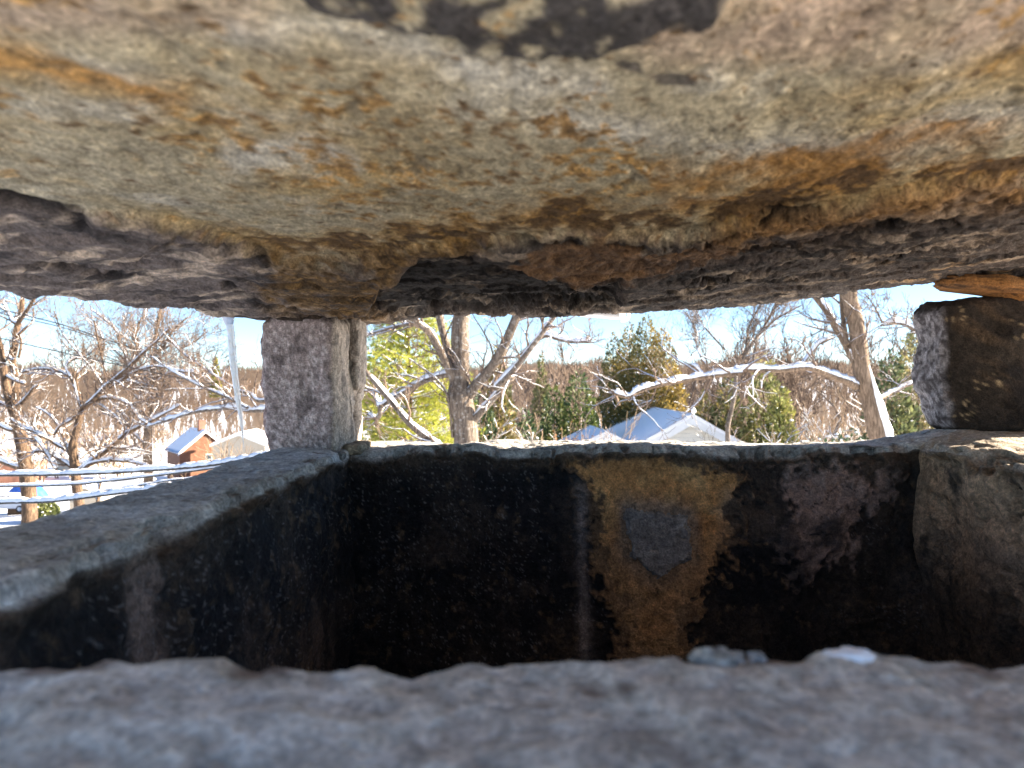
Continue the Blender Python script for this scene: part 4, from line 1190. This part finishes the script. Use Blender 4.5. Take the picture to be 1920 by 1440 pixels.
# brushy young trees between the middle tree and the right support stone
PB = [proto_thing('young_tree', bare_proto(200 + i, 8.5, 'twig_tan', 1.0, 2, 4, 0.011, 0.02), 'bark_tan', 'twig_tan', 'x', 'young tree', 'tan brushy young trees below the skyline') for i in range(3)]
sp = [(960, 26, .98), (1010, 24, .92), (1045, 27, 1.0), (1085, 25, .9), (1130, 52, 1.05), (930, 30, 1.0), (1330, 30, 1.0), (1400, 27, .95), (1440, 31, 1.05), (1480, 26, .92), (1520, 29, 1.0), (1560, 26, .95),
      (1600, 30, 1.05), (1540, 38, 1.15), (1490, 42, 1.2), (1590, 40, 1.15), (1680, 28, 1.05), (1700, 24, .95), (700, 18, .84), (735, 20, .86)]
scatter(PB, sp, lambda i: ORD[i] + ' from the left of the tan many stemmed young trees in the brush', rng)
# valley trees seen through the left opening
PV = [proto_thing('bare_tree', bare_proto(300 + i, 11, 'twig_tan', 0.9, 1 + i % 2, 4, 0.035, 0.05), 'bark_brown', 'twig_tan', 'x', 'tree', 'bare brown valley trees left') for i in range(3)]
sp = []
for i in range(46):
    sp.append((rng.uniform(-40, 500), rng.uniform(60, 200), rng.uniform(0.65, 1.05)))
sp = [s for s in sp if not (285 < s[0] < 490 and s[1] < 150)]
scatter(PV, sp, lambda i: 'leafless brown tree among the snowy valley woods beyond the left trees', rng)
# a few thin saplings before the beige house
PS = [proto_thing('sapling', bare_proto(400 + i, 9, 'twig_tan', 0.6, 1, 3, 0.016, 0.0), 'bark_tan', 'twig_tan', 'x', 'sapling', 'thin saplings in front of the beige house') for i in range(2)]
scatter(PS, [(418, 40, .95), (443, 44, 1.0), (455, 38, .9), (480, 42, .95)], lambda i: ORD[i] + ' from the left of the thin pale saplings before the beige house', rng)

# far hillside woods: one brown mass
rng = np.random.default_rng(8)
N = 9500
xs = rng.uniform(-420, 520, N); ys = 190 + 390 * rng.random(N) ** 0.8
keep = np.abs(xs) < ys * 0.85 + 25
xs, ys = xs[keep], ys[keep]
zs = ground_z(xs, ys)
g = Geo()
per = 13
n = len(xs)
hgt = rng.uniform(6, 12, n) * (1 + 0.35 * np.sin(xs / 13.0) * np.sin(ys / 17.0))
Vv, Tt = [], []
for k in range(per):
    a = rng.uniform(0, 6.28, n); t0 = rng.uniform(0.05, 0.5, n) if k else np.zeros(n)
    lean = rng.uniform(0.1, 0.55, n) if k else np.full(n, 0.03)
    L = hgt * (1 - t0) * (rng.uniform(0.5, 1.0, n) if k else 1.0)
    b = np.stack([xs, ys, zs + hgt * t0], 1)
    tip = b + np.stack([np.cos(a) * lean * L, np.sin(a) * lean * L, L], 1)
    w = (0.05 + 0.0004 * ys) if k else (0.10 + 0.0005 * ys)
    sd = np.stack([w, np.zeros(n), np.zeros(n)], 1)
    Vv.append(np.stack([b - sd, b + sd, tip + sd * 0.3, tip - sd * 0.3], 1))
Vv = np.stack(Vv, 1).reshape(-1, 3)
g.add(Vv, np.arange(len(Vv)).reshape(-1, 4))
g.obj('hillside_woods', M['wood_far'], None, False, kind='stuff', label='brown leafless woods covering the far hillside', cat='woods')

# ------------------------------------------------------------------ evergreens
def conifer(name, px, Y, top_py, r, label, n=9000, green=(0.062, 0.068, 0.028), gold=(0.20, 0.14, 0.035), goldness=0.35, size=0.17, seed=1, power=0.8, group=None, snow=0.02, cat='evergreen', low=None):
    rng = np.random.default_rng(seed)
    x = (px - 960) / FPX * Y; gz = float(ground_z(x, Y)); top = (720 - top_py) / FPX * Y
    h = top - gz
    o = thing(name, (x, Y, gz), label, cat, group)
    t = 1 - np.sqrt(rng.random(n)) * 0.99
    lowcut = 0.0 if low is None else np.clip(((720 - low) / FPX * Y - gz) / h, 0, .9)
    t = lowcut + (1 - lowcut) * t
    a = rng.uniform(0, 2 * math.pi, n)
    prof = r * np.clip(1 - t, 0.0, 1) ** power * (1 - 0.25 * sstep(0.25, 0.0, t))
    q = np.stack([np.cos(a) * 2, np.sin(a) * 2, t * h * 0.9], 1)
    lob = 1 + 0.28 * fbm(q, 0.9, 3, seed) + 0.12 * np.sin(t * h * 5 + 3 * np.cos(a))
    rad = prof * lob * (1 - 0.55 * rng.random(n) ** 2.0)
    out = np.stack([np.cos(a), np.sin(a), np.zeros(n)], 1)
    P = np.stack([x + out[:, 0] * rad, Y + out[:, 1] * rad, gz + t * h], 1)
    ax = out * rng.uniform(0.2, 0.9, n)[:, None] + np.array((0, 0, 1.0)) * rng.uniform(0.3, 1.0, n)[:, None] + rng.normal(0, 0.35, (n, 3))
    ax /= np.linalg.norm(ax, axis=1)[:, None]
    sd = np.cross(ax, rng.normal(0, 1, (n, 3))); sd /= np.linalg.norm(sd, axis=1)[:, None]
    s = size * rng.uniform(0.6, 1.4, n)[:, None]
    V = np.stack([P - ax * s * 0.6, P + sd * s * 0.32, P + ax * s, P - sd * s * 0.32], 1).reshape(-1, 3)
    cl = fbm(P, 0.9, 3, seed + 3)
    gm = np.clip(goldness + 0.9 * cl + rng.normal(0, 0.18, n), 0, 1)
    C = np.asarray(green)[None] * (1 - gm[:, None]) + np.asarray(gold)[None] * gm[:, None]  # gold covers golden foliage and also sunlit tips painted into the leaves
    C = 1.7 * C * rng.uniform(0.6, 1.35, n)[:, None]
    link('crown', V, np.arange(4 * n).reshape(-1, 4), None, M['leaf'], o, False, np.repeat(C, 4, axis=0), kind='stuff')
    g = Geo(); zz = np.linspace(-0.2, h * 0.93, 8)
    g.tube(np.stack([np.full(8, x), np.full(8, Y), gz + zz], 1), np.linspace(0.14, 0.02, 8), 7)
    g.obj('trunk', M['bark_brown'], o)
    m = int(n * snow)
    if m:
        g = Geo()
        idx = rng.choice(n, m, replace=False)
        oc = np.array([(1, 0, 0), (-1, 0, 0), (0, 1, 0), (0, -1, 0), (0, 0, .55), (0, 0, -.3)], float)
        ot = np.array([(0, 2, 4), (2, 1, 4), (1, 3, 4), (3, 0, 4), (2, 0, 5), (1, 2, 5), (3, 1, 5), (0, 3, 5)])
        for i_ in idx:
            c = P[i_] + out[i_] * 0.06
            g.add(c + oc * rng.uniform(0.35, 1.0) * size * 0.75 * (1 + rng.normal(0, .25, (6, 1))), None, ot)
        g.obj('snow', M['snow'], o, kind='stuff')
    return o

GG = 'arborvitae spires behind the pale house'
conifer('arborvitae', 1212, 45, 588, 3.1, 'tallest golden green arborvitae spire behind the pale house roof', 38000, goldness=.42, seed=21, size=.125, snow=.02, group=GG, power=.62)
conifer('arborvitae', 1180, 46, 603, 2.9, 'second tallest arborvitae spire, just left of the tallest one', 29000, goldness=.42, seed=22, size=.125, snow=.02, group=GG, power=.62)
conifer('arborvitae', 1150, 46.5, 622, 2.4, 'dark leftmost arborvitae spire of the cluster behind the pale house', 22000, goldness=.2, seed=23, size=.125, snow=.02, group=GG, power=.62)
conifer('arborvitae', 1243, 44.5, 612, 3.0, 'right hand golden arborvitae spire of the cluster behind the pale house', 29000, goldness=.65, seed=24, size=.125, snow=.02, group=GG, power=.62)
conifer('arborvitae', 1272, 43.5, 690, 1.7, 'short golden arborvitae at the right foot of the spire cluster', 7000, goldness=.5, seed=25, snow=.03, group=GG)
conifer('arborvitae', 1432, 38, 662, 1.9, 'rounded yellow green arborvitae right of the slim sapling, under the long snowy limb', 11000, green=(.068, .078, .03), gold=(.17, .155, .045), goldness=.3, seed=26, power=.5, snow=.01)
conifer('arborvitae', 1462, 36.5, 712, 1.5, 'lower yellow green arborvitae leaning on the rounded one, nearer the leaning trunk', 9000, green=(.075, .088, .03), gold=(.18, .17, .05), goldness=.4, seed=27, power=.5, snow=.01)
conifer('arborvitae', 1365, 37, 700, 1.9, 'dark green arborvitae left of the rounded yellow green one', 9000, goldness=.08, seed=28, power=.55, snow=.012)
conifer('arborvitae', 1322, 38, 728, 1.6, 'small arborvitae with golden tip just right of the pale house gable', 7000, goldness=.2, seed=29, power=.6, snow=.012)
conifer('evergreen', 935, 34, 636, 1.7, 'golden green evergreen seen just right of the middle trunk', 9000, goldness=.35, seed=30, power=.7, snow=.02)
conifer('evergreen', 900, 33, 735, 1.8, 'dark snowy evergreen shrub at the foot of the middle trunk', 8000, green=(.03, .05, .025), gold=(.07, .09, .03), goldness=.1, seed=31, power=.5, snow=.05)
conifer('evergreen', 975, 36, 760, 2.2, 'low dark snow flecked evergreen behind the orange leafed brush', 8000, green=(.03, .05, .022), gold=(.07, .09, .03), goldness=.1, seed=32, power=.45, snow=.04)
conifer('evergreen', 1085, 40, 690, 2.3, 'broad dark evergreen left of the arborvitae spires', 11000, green=(.03, .05, .02), gold=(.10, .11, .025), goldness=.15, seed=33, power=.55, snow=.012)
conifer('evergreen', 1040, 41, 720, 2.0, 'mid green evergreen at the far left end of the dark evergreen row', 8000, green=(.04, .06, .02), gold=(.12, .12, .025), goldness=.2, seed=34, power=.55, snow=.012)
conifer('evergreen', 1672, 33, 648, 2.2, 'deep green evergreen between the leaning trunk and right support stone', 10000, green=(.05, .065, .032), gold=(.12, .125, .05), goldness=.25, seed=35, power=.6, snow=.008)
conifer('evergreen', 1722, 34, 585, 2.3, 'tall pale olive evergreen touching the edge of the right support stone', 10000, green=(.07, .075, .035), gold=(.17, .14, .06), goldness=.4, seed=36, power=.55, snow=.008)
conifer('evergreen', 1590, 30, 800, 1.6, 'low dark shrub capped with snow left of the leaning trunk foot', 6000, green=(.025, .045, .025), gold=(.05, .07, .03), goldness=.1, seed=37, power=.4, snow=.10, cat='shrub')
conifer('evergreen', 1545, 31, 812, 1.5, 'small dark snow capped shrub furthest left along the rim below the long limb', 5000, green=(.025, .045, .025), gold=(.05, .07, .03), goldness=.1, seed=38, power=.4, snow=.10, cat='shrub')
conifer('evergreen', 1015, 60, 655, 1.8, 'distant hazy green pine between the middle tree and the arborvitae spires', 5000, green=(.07, .085, .035), gold=(.15, .13, .05), goldness=.4, seed=39, power=.8, snow=.0, size=.22)
conifer('evergreen', 405, 170, 668, 3.6, 'distant yellow green pine standing above the brick house, left of the icicle', 5000, green=(.10, .11, .03), gold=(.22, .19, .04), goldness=.5, seed=40, power=.9, snow=.0, size=.42, low=745)

# yellow green white pine with feathery boughs
rng = np.random.default_rng(44)
Yp = 21.0; xp = (765 - 960) / FPX * Yp; gz = float(ground_z(xp, Yp))
PINE = thing('white_pine', (xp, Yp, gz), 'feathery bright yellow green pine behind the middle tree, right of the left support stone', 'pine tree')
gb, gn, gs = Geo(), Geo(), Geo()
hp = 3.2 - gz
zz = np.linspace(-0.2, hp, 12)
g = Geo(); g.tube(np.stack([xp + 0.05 * np.sin(zz), np.full(12, Yp), gz + zz], 1), np.linspace(0.2, 0.03, 12), 8); g.obj('trunk', M['bark_brown'], PINE)
NP, NA, NC = [], [], []
for lv in np.arange(gz + 3.0, gz + hp, 0.30):
    f = (lv - gz) / hp
    for b in range(8):
        a = rng.uniform(0, 6.28); L = (2.4 * (1 - f) ** 0.5 + 0.4) * rng.uniform(0.6, 1.1)
        p0 = np.array((xp, Yp, lv)); d0 = np.array((math.cos(a), math.sin(a), 0.18))
        ts_ = np.linspace(0, 1, 7)
        Pb = p0 + d0[None] * (L * ts_)[:, None]; Pb[:, 2] += 0.15 * L * ts_ ** 2 - 0.1 * L * ts_
        gb.tube(Pb, np.linspace(0.022, 0.006, 7), 4, cap=False)
        if rng.random() < 0.5: snow_cap(gs, Pb, np.linspace(0.03, 0.01, 7), 0.05, rng, .6)
        for k in range(int(34 * L)):
            t = rng.uniform(0.25, 1.05)
            c = p0 + d0 * (L * t) + rng.normal(0, 0.17, 3) * [1, 1, .6]; c[2] += 0.15 * L * t * t - 0.1 * L * t
            NP.append(c); NA.append(unit(d0 + rng.normal(0, .5, 3) + np.array((0, 0, .4)))); NC.append(rng.uniform(0, 1))
NP = np.array(NP); NA = np.array(NA); NC = np.array(NC)
n = len(NP); m = 12
D = NA[:, None, :] + rng.normal(0, 0.55, (n, m, 3)); D /= np.linalg.norm(D, axis=2)[..., None]
S = np.cross(D, rng.normal(0, 1, (n, m, 3))); S /= np.linalg.norm(S, axis=2)[..., None]
ln = rng.uniform(0.09, 0.17, (n, m, 1)); w = 0.010
B = np.repeat(NP[:, None, :], m, 1)
V = np.stack([B - S * w, B + S * w, B + D * ln], 2).reshape(-1, 3)
cc = np.array((0.27, 0.32, 0.045))[None] * (1 - NC[:, None]) + np.array((0.52, 0.50, 0.10))[None] * NC[:, None]
link('needles', V, None, np.arange(len(V)).reshape(-1, 3), M['leaf'], PINE, False, np.repeat(cc, m * 3, axis=0), kind='stuff')
gb.obj('boughs', M['twig_tan'], PINE, kind='stuff'); gs.obj('snow', M['snow'], PINE, kind='stuff')

# orange leaves still hanging in the brush
rng = np.random.default_rng(46)
OAK = thing('oak_shrub', at(1035, 900, 24.5), 'leafless brush with orange brown leaves still hanging, left of the pale house', 'shrub')
OAK.location.z = float(ground_z(OAK.location.x, 24.5))
gA, gB_, gC = bare_proto(477, 7.6, 'twig_tan', 1.1, 4, 4, 0.010, 0.015)
for G_ in (gA, gB_, gC):
    G_.V = [v + np.array(OAK.location) for v in G_.V]
gA.obj('trunk', M['bark_tan'], OAK); gB_.obj('twigs', M['twig_tan'], OAK, kind='stuff'); gC.obj('snow', M['snow'], OAK, kind='stuff')
tipv = np.concatenate(gB_.V); tipv = tipv[tipv[:, 2] > -4.0]
P = tipv[rng.choice(len(tipv), 900)] + rng.normal(0, 0.05, (900, 3))
ax = rng.normal(0, 1, (900, 3)) + (0, 0, -0.8); ax /= np.linalg.norm(ax, axis=1)[:, None]
sd = np.cross(ax, rng.normal(0, 1, (900, 3))); sd /= np.linalg.norm(sd, axis=1)[:, None]
s = rng.uniform(0.04, 0.09, (900, 1))
V = np.stack([P, P + ax * s * .5 + sd * s * .4, P + ax * s, P + ax * s * .5 - sd * s * .4], 1).reshape(-1, 3)
cl = np.array((0.33, 0.14, 0.05))[None] * rng.uniform(0.5, 1.3, (900, 1))
link('leaves', V, np.arange(3600).reshape(-1, 4), None, M['leaf'], OAK, False, np.repeat(cl, 4, 0), kind='stuff')

# ------------------------------------------------------------------ houses
def m_siding(name, ca, cb, step):
    t = NT(name)
    sx = t.n('ShaderNodeSeparateXYZ'); t.put(sx.inputs[0], t.co)
    f = t.math('FRACT', t.math('MULTIPLY', sx.outputs['Z'], 1.0 / step))
    edge = t.ramp(f, [(0.0, 0.55), (0.12, 1.0), (1.0, 1.0)])
    c = t.mix(1.0, t.ramp(t.noise(1.5, 4), [(0.3, ca), (0.7, cb)]), edge, 'MULTIPLY')
    t.bump(f, 0.6, 0.03)
    return t.done(c, 0.7, 0.3)
M['siding'] = m_siding('cream_siding', (0.76, 0.73, 0.64), (0.82, 0.79, 0.70), 0.2)
M['beige'] = m_siding('beige_siding', (0.40, 0.35, 0.28), (0.46, 0.41, 0.33), 0.25)
M['logs'] = m_siding('brick_courses', (0.15, 0.062, 0.036), (0.26, 0.125, 0.07), 0.42)
M['brick'] = m_siding('brick', (0.20, 0.09, 0.06), (0.30, 0.15, 0.10), 0.16)
M['white'] = m_simple('white_trim', (0.74, 0.74, 0.72), (0.80, 0.80, 0.78), 3, 0.5)
M['shingle'] = m_simple('roof_shingle', (0.06, 0.06, 0.065), (0.12, 0.115, 0.11), 4, 0.9)
M['glass'] = m_simple('window_glass', (0.04, 0.05, 0.06), (0.07, 0.08, 0.09), 2, 0.08, spec=0.6)
M['tarp'] = m_simple('blue_tarp', (0.02, 0.08, 0.38), (0.05, 0.16, 0.55), 2.5, 0.5, 0.4, 0.1)
M['rubber'] = m_simple('rubber', (0.02, 0.02, 0.02), (0.04, 0.04, 0.04), 20, 0.8)
M['wire'] = m_simple('cable_black', (0.03, 0.03, 0.03), (0.06, 0.055, 0.05), 20, 0.6)

def gable_house(name, cx, cy, rot, W, L, ridge_z, pitch, wall, label, base_z=None, eave=0.35, snow=0.16, windows=(), group=None, vent=False, cat='house'):
    """gable faces local -y; ridge runs along local y from 0 (front gable) to L"""
    base = float(ground_z(cx, cy)) - 0.6 if base_z is None else base_z
    o = thing(name, (cx, cy, base), label, cat, group)
    c, s = math.cos(rot), math.sin(rot)
    def Mx(V):
        V = np.asarray(V, float); R = V.copy()
        R[:, 0] = cx + V[:, 0] * c - V[:, 1] * s; R[:, 1] = cy + V[:, 0] * s + V[:, 1] * c
        return R
    dz = W / 2 * math.tan(pitch); ez = ridge_z - dz
    g = Geo(); g.prism([(-W / 2, base), (W / 2, base), (W / 2, ez), (0, ridge_z), (-W / 2, ez)], 0, L, Mx); g.obj('wall', wall, o, False)
    tp = math.tan(pitch)
    for sg, nm in ((-1, 'roof'), (1, 'roof')):
        e = W / 2 + eave
        g = Geo(); g.prism([(0, ridge_z + .02), (sg * e, ridge_z + .02 - e * tp), (sg * e, ridge_z + .16 - e * tp), (0, ridge_z + .16)][::sg], -eave, L + eave, Mx)
        r = g.obj(nm, M['shingle'], o, False)
        ns = 14; xs_ = np.linspace(0, e + .04, 9); ys_ = np.linspace(-eave - .05, L + eave + .05, ns)
        A, B = np.meshgrid(xs_, ys_); A = A.ravel(); B = B.ravel()
        th = snow * (1 - 0.5 * (A / e) ** 8)
        P3 = np.stack([sg * A, B, ridge_z + .165 - A * tp + th], 1)
        P3[:, 2] += 0.03 * fbm(P3 + cx, 0.8, 3, 3)
        P4 = P3.copy(); P4[:, 2] = ridge_z + .162 - A * tp
        V = np.concatenate([P3, P4]); k = (np.arange(ns - 1)[:, None] * 9 + np.arange(8)[None]).ravel()
        Q = [np.stack([k, k + 1, k + 10, k + 9], 1)]
        nn = len(P3)
        for ring in (np.arange(9), np.arange(9) + (ns - 1) * 9, np.arange(ns) * 9 + 8):
            Q.append(np.stack([ring[:-1], ring[1:], ring[1:] + nn, ring[:-1] + nn], 1))
        g = Geo(); g.add(Mx(V), np.concatenate(Q)); g.obj('snow', M['snow'], r)
        # rake board on the front gable
        g = Geo(); g.prism([(0, ridge_z + .17), (sg * e, ridge_z + .17 - e * tp), (sg * e, ridge_z - .2 - e * tp), (0, ridge_z - .2)][::sg], -eave - .03, -eave + .02, Mx); g.obj('rake_board', M['white'], o, False)
    for (wx, wz, ww, wh) in windows:
        g = Geo(); g.box((wx - ww / 2 - .1, -.06, wz - wh / 2 - .1), (wx + ww / 2 + .1, -.01, wz + wh / 2 + .1), Mx); w_ = g.obj('window', M['white'], o, False)
        for q in (-1, 1):
            g = Geo(); g.box((wx - ww / 2, -.075, wz + (q - 1) * wh / 4 + .03), (wx + ww / 2, -.058, wz + (q + 1) * wh / 4 - .03), Mx)
            g.obj('pane', M['glass'], w_, False)
    return o, Mx

H1, mx = gable_house('house', 8.56, 34.0, -0.01, 9.2, 15.0, -1.62 - 0.12, math.radians(29.3), M['siding'], 'pale sided house with broad snow covered gable roof, seen over the far rim', snow=.18,
                     windows=((1.5, -5.2, .9, 1.4), (-1.5, -5.2, .9, 1.4)))
g = Geo(); P0 = np.array((8.75, 34.3, -1.75)); g.tube(np.array([P0, P0 + (0, 0, .38)]), [.07, .07], 10); vp = g.obj('vent_pipe', M['white'], H1)
g = Geo(); bmq = np.linspace(0, 1, 6)
g.tube(np.stack([np.full(6, P0[0]), np.full(6, P0[1]), P0[2] + .36 + .26 * bmq], 1), .15 * np.sqrt(np.clip(1 - (bmq * 1.02 - .1) ** 2 * 1.1, 0.02, 1)), 10); g.obj('snow', M['snow'], vp)
# wing with its own small gable in front of the left slope
gable_house('house_wing', 4.25, 32.5, 0.04, 4.6, 4.0, -2.15 - 0.34, math.radians(25), M['siding'], 'small snow covered gable wing at the lower left of the pale house roof', snow=.2)
def px_house(name, px, ridge_py, Y, rot, W, L, pitch, wall, label, **kw):
    p = at(px, ridge_py, Y)
    return gable_house(name, p[0], p[1], rot, W, L, p[2] - .3, math.radians(pitch), wall, label, **kw)
B1, mx = px_house('house', 385, 806, 128, math.radians(38), 8.6, 9.5, 40, M['logs'], 'red brown brick house with blue shaded snowy roof, seen low beyond the left trees', windows=((0.6, -13.6, .9, 1.7),), snow=.2)
g = Geo(); g.box((-.55, 2.0, -12.0), (.55, 3.2, -6.6), mx); ch = g.obj('chimney', M['brick'], B1, False)
px_house('house', 448, 811, 118, math.radians(4), 8.6, 10, 22, M['beige'], 'plain beige gabled house right of the brick house, behind the icicle tip', windows=((1.6, -12.8, 1.0, 1.8),), snow=.2)
px_house('house', 497, 815, 140, math.radians(-15), 8, 9, 32, M['siding'], 'cream house partly hidden behind the foot of the left support stone', snow=.2)
px_house('house', 4, 835, 120, math.radians(20), 9, 9, 30, M['brick'], 'orange brick house at the left picture edge behind the leftmost tree', windows=((-1, -12.5, 1, 1.6), (1.5, -12.5, 1, 1.6)), snow=.22)
px_house('house', 215, 815, 170, math.radians(60), 8, 12, 30, M['siding'], 'small distant white house with snowy roof in the valley between the left trunks', snow=.25)
px_house('house', 120, 842, 140, math.radians(-40), 8, 10, 28, M['beige'], 'distant tan house with snowy roof behind the forked bare tree', snow=.25)
px_house('shed', 160, 905, 66, math.radians(15), 2.6, 3.0, 20, M['beige'], 'low pale shed below the snowy cables near the rim', snow=.15, cat='shed')
px_house('porch', 240, 893, 88, math.radians(5), 3.4, 3.0, 18, M['white'], 'small white porch hut just above the rim at the end of the cables', snow=.15, cat='hut')

# blue tarp slung over a wood pile
p = at(50, 925, 70); TA = thing('tarpaulin', (p[0], p[1], float(ground_z(p[0], p[1]))), 'bright blue tarpaulin draped over a pile behind the leftmost trunk', 'tarpaulin')
a_, b_ = np.meshgrid(np.linspace(-1, 1, 20), np.linspace(-1, 1, 20)); a_ = a_.ravel(); b_ = b_.ravel()
zt_ = 1.9 * (1 - np.abs(a_) ** 3 * 0.75) * (1 - np.abs(b_) ** 4 * 0.5)
V = np.stack([p[0] + a_ * 1.5, p[1] + b_ * 1.4, p[2] - 0.9 + zt_], 1); V[:, 2] += 0.1 * fbm(V, 2, 3, 4)
k = (np.arange(19)[:, None] * 20 + np.arange(19)[None]).ravel()
link('sheet', V, np.stack([k, k + 1, k + 21, k + 20], 1), None, M['tarp'], TA)
g = Geo(); g.box((p[0] - 1.2, p[1] - 1.0, TA.location.z - .1), (p[0] + 1.2, p[1] + 1.0, p[2] - .1)); g.obj('wood_pile', M['bark_brown'], TA, False)

# hedge
conifer('hedge', 84, 60, 936, 1.3, 'low green hedge just above the rim beside the parked car', 4000, green=(.07, .085, .03), gold=(.14, .15, .05), goldness=.4, seed=61, power=.35, snow=.03, size=.16, cat='hedge')

# parked car
p = at(22, 958, 68); car_z = float(p[2])
CAR = thing('parked_car', (p[0], p[1], car_z), 'white car with red tail light parked below the leftmost tree', 'car')
t = NT('car_paint'); t.b.inputs['Coat Weight'].default_value = 0.6; M['paint'] = t.done(t.ramp(t.noise(2, 3), [(0.3, (0.68, 0.69, 0.70)), (0.7, (0.74, 0.75, 0.76))]), 0.3, 0.5)
t = NT('tail_light'); M['red'] = t.done((0.45, 0.02, 0.02), 0.25, 0.5)
def carM(V):
    V = np.asarray(V, float); R = V + np.array((p[0], p[1], car_z)); return R
g = Geo(); g.prism([(-2.2, .35), (2.2, .35), (2.25, .75), (2.1, .95), (1.1, 1.02), (.45, 1.55), (-1.5, 1.58), (-2.1, 1.05), (-2.25, .8)], -.85, .85, carM); bd = g.obj('body', M['paint'], CAR, False)
bv = bd.modifiers.new('bevel', 'BEVEL'); bv.width = 0.08; bv.segments = 3
g = Geo(); g.prism([(-1.75, 1.05), (.9, 1.05), (.4, 1.48), (-1.45, 1.5)], -.87, -.853, carM); g.obj('window', M['glass'], CAR, False)
for wx in (-1.35, 1.35):
    g = Geo(); g.tube(carM([(wx, -.9, .33), (wx, -.62, .33)]), [.33, .33], 18); w_ = g.obj('wheel', M['rubber'], CAR)
    g = Geo(); g.tube(carM([(wx, -.915, .33), (wx, -.9, .33)]), [.2, .2], 14); g.obj('rim', M['white'], w_)
g = Geo(); g.box((-2.28, -.8, .8), (-2.05, -.5, 1.0), carM); g.obj('tail_light', M['red'], CAR, False)
g = Geo()
xs_ = np.linspace(-1.5, .5, 8); ys_ = np.linspace(-.8, .8, 6); A, B = np.meshgrid(xs_, ys_)
Vt = np.stack([A.ravel(), B.ravel(), 1.60 + .10 * (1 - (B.ravel() / .8) ** 4) * (1 - ((A.ravel() + .5) / 1.0) ** 6)], 1); k = (np.arange(5)[:, None] * 8 + np.arange(7)[None]).ravel()
g.add(carM(Vt), np.stack([k, k + 1, k + 9, k + 8], 1)); g.obj('snow', M['snow'], CAR)

# ------------------------------------------------------------------ overhead cables
def cable(pts, Y, r, sn, label, dy=0.0, cover=1.15):
    m = len(pts)
    A = crom(np.array([at(q[0], q[1], Y + dy * i / (m - 1)) for i, q in enumerate(pts)]), 26)
    o = thing('snowy_cable' if sn else 'power_line', A[0], label, 'cable', 'snow laden cables' if sn else 'thin power lines')
    g = Geo(); g.tube(A, np.full(len(A), r), 6); g.obj('wire', M['wire'], o)
    if sn:
        rr = np.random.default_rng(int(Y * 100 + m)); s = Geo()
        snow_cap(s, A, np.full(len(A), r * 1.5), sn, rr, cover); s.obj('snow', M['snow'], o)
cable([(-500, 880), (-200, 890), (0, 891), (150, 889), (300, 881), (400, 872), (480, 858), (560, 848), (640, 846), (800, 880)], 5.2, .010, .022, 'topmost and thickest snow covered cable above the left rim')
cable([(-500, 910), (-200, 915), (0, 912), (130, 909), (260, 896), (400, 878), (520, 862), (700, 880)], 5.5, .008, .012, 'thin frosted cable just under the thickest snowy one')
cable([(-400, 965), (-100, 952), (0, 944), (80, 936), (160, 926), (260, 911), (350, 898), (500, 890)], 5.3, .008, .006, 'bare sagging cable crossing the lower snowy cable above the left rim', cover=.8)
cable([(-500, 950), (-200, 948), (0, 943), (100, 940), (200, 928), (300, 916), (400, 905)], 5.0, .009, .022, 'lowest snow covered cable, nearest to the left rim')
cable([(-200, 520), (0, 579), (110, 607), (200, 637), (260, 657), (340, 690), (430, 740)], 14.0, .011, 0, 'upper thin dark power line slanting down across the sky at left')
cable([(-200, 532), (0, 587), (110, 612), (200, 641), (260, 662), (340, 697), (430, 748)], 14.3, .009, 0, 'second power line running just under the upper one')
cable([(-200, 585), (0, 634), (100, 657), (180, 675), (260, 692), (400, 722)], 13.0, .009, 0, 'lowest thin power line at left, alone just above the hills')
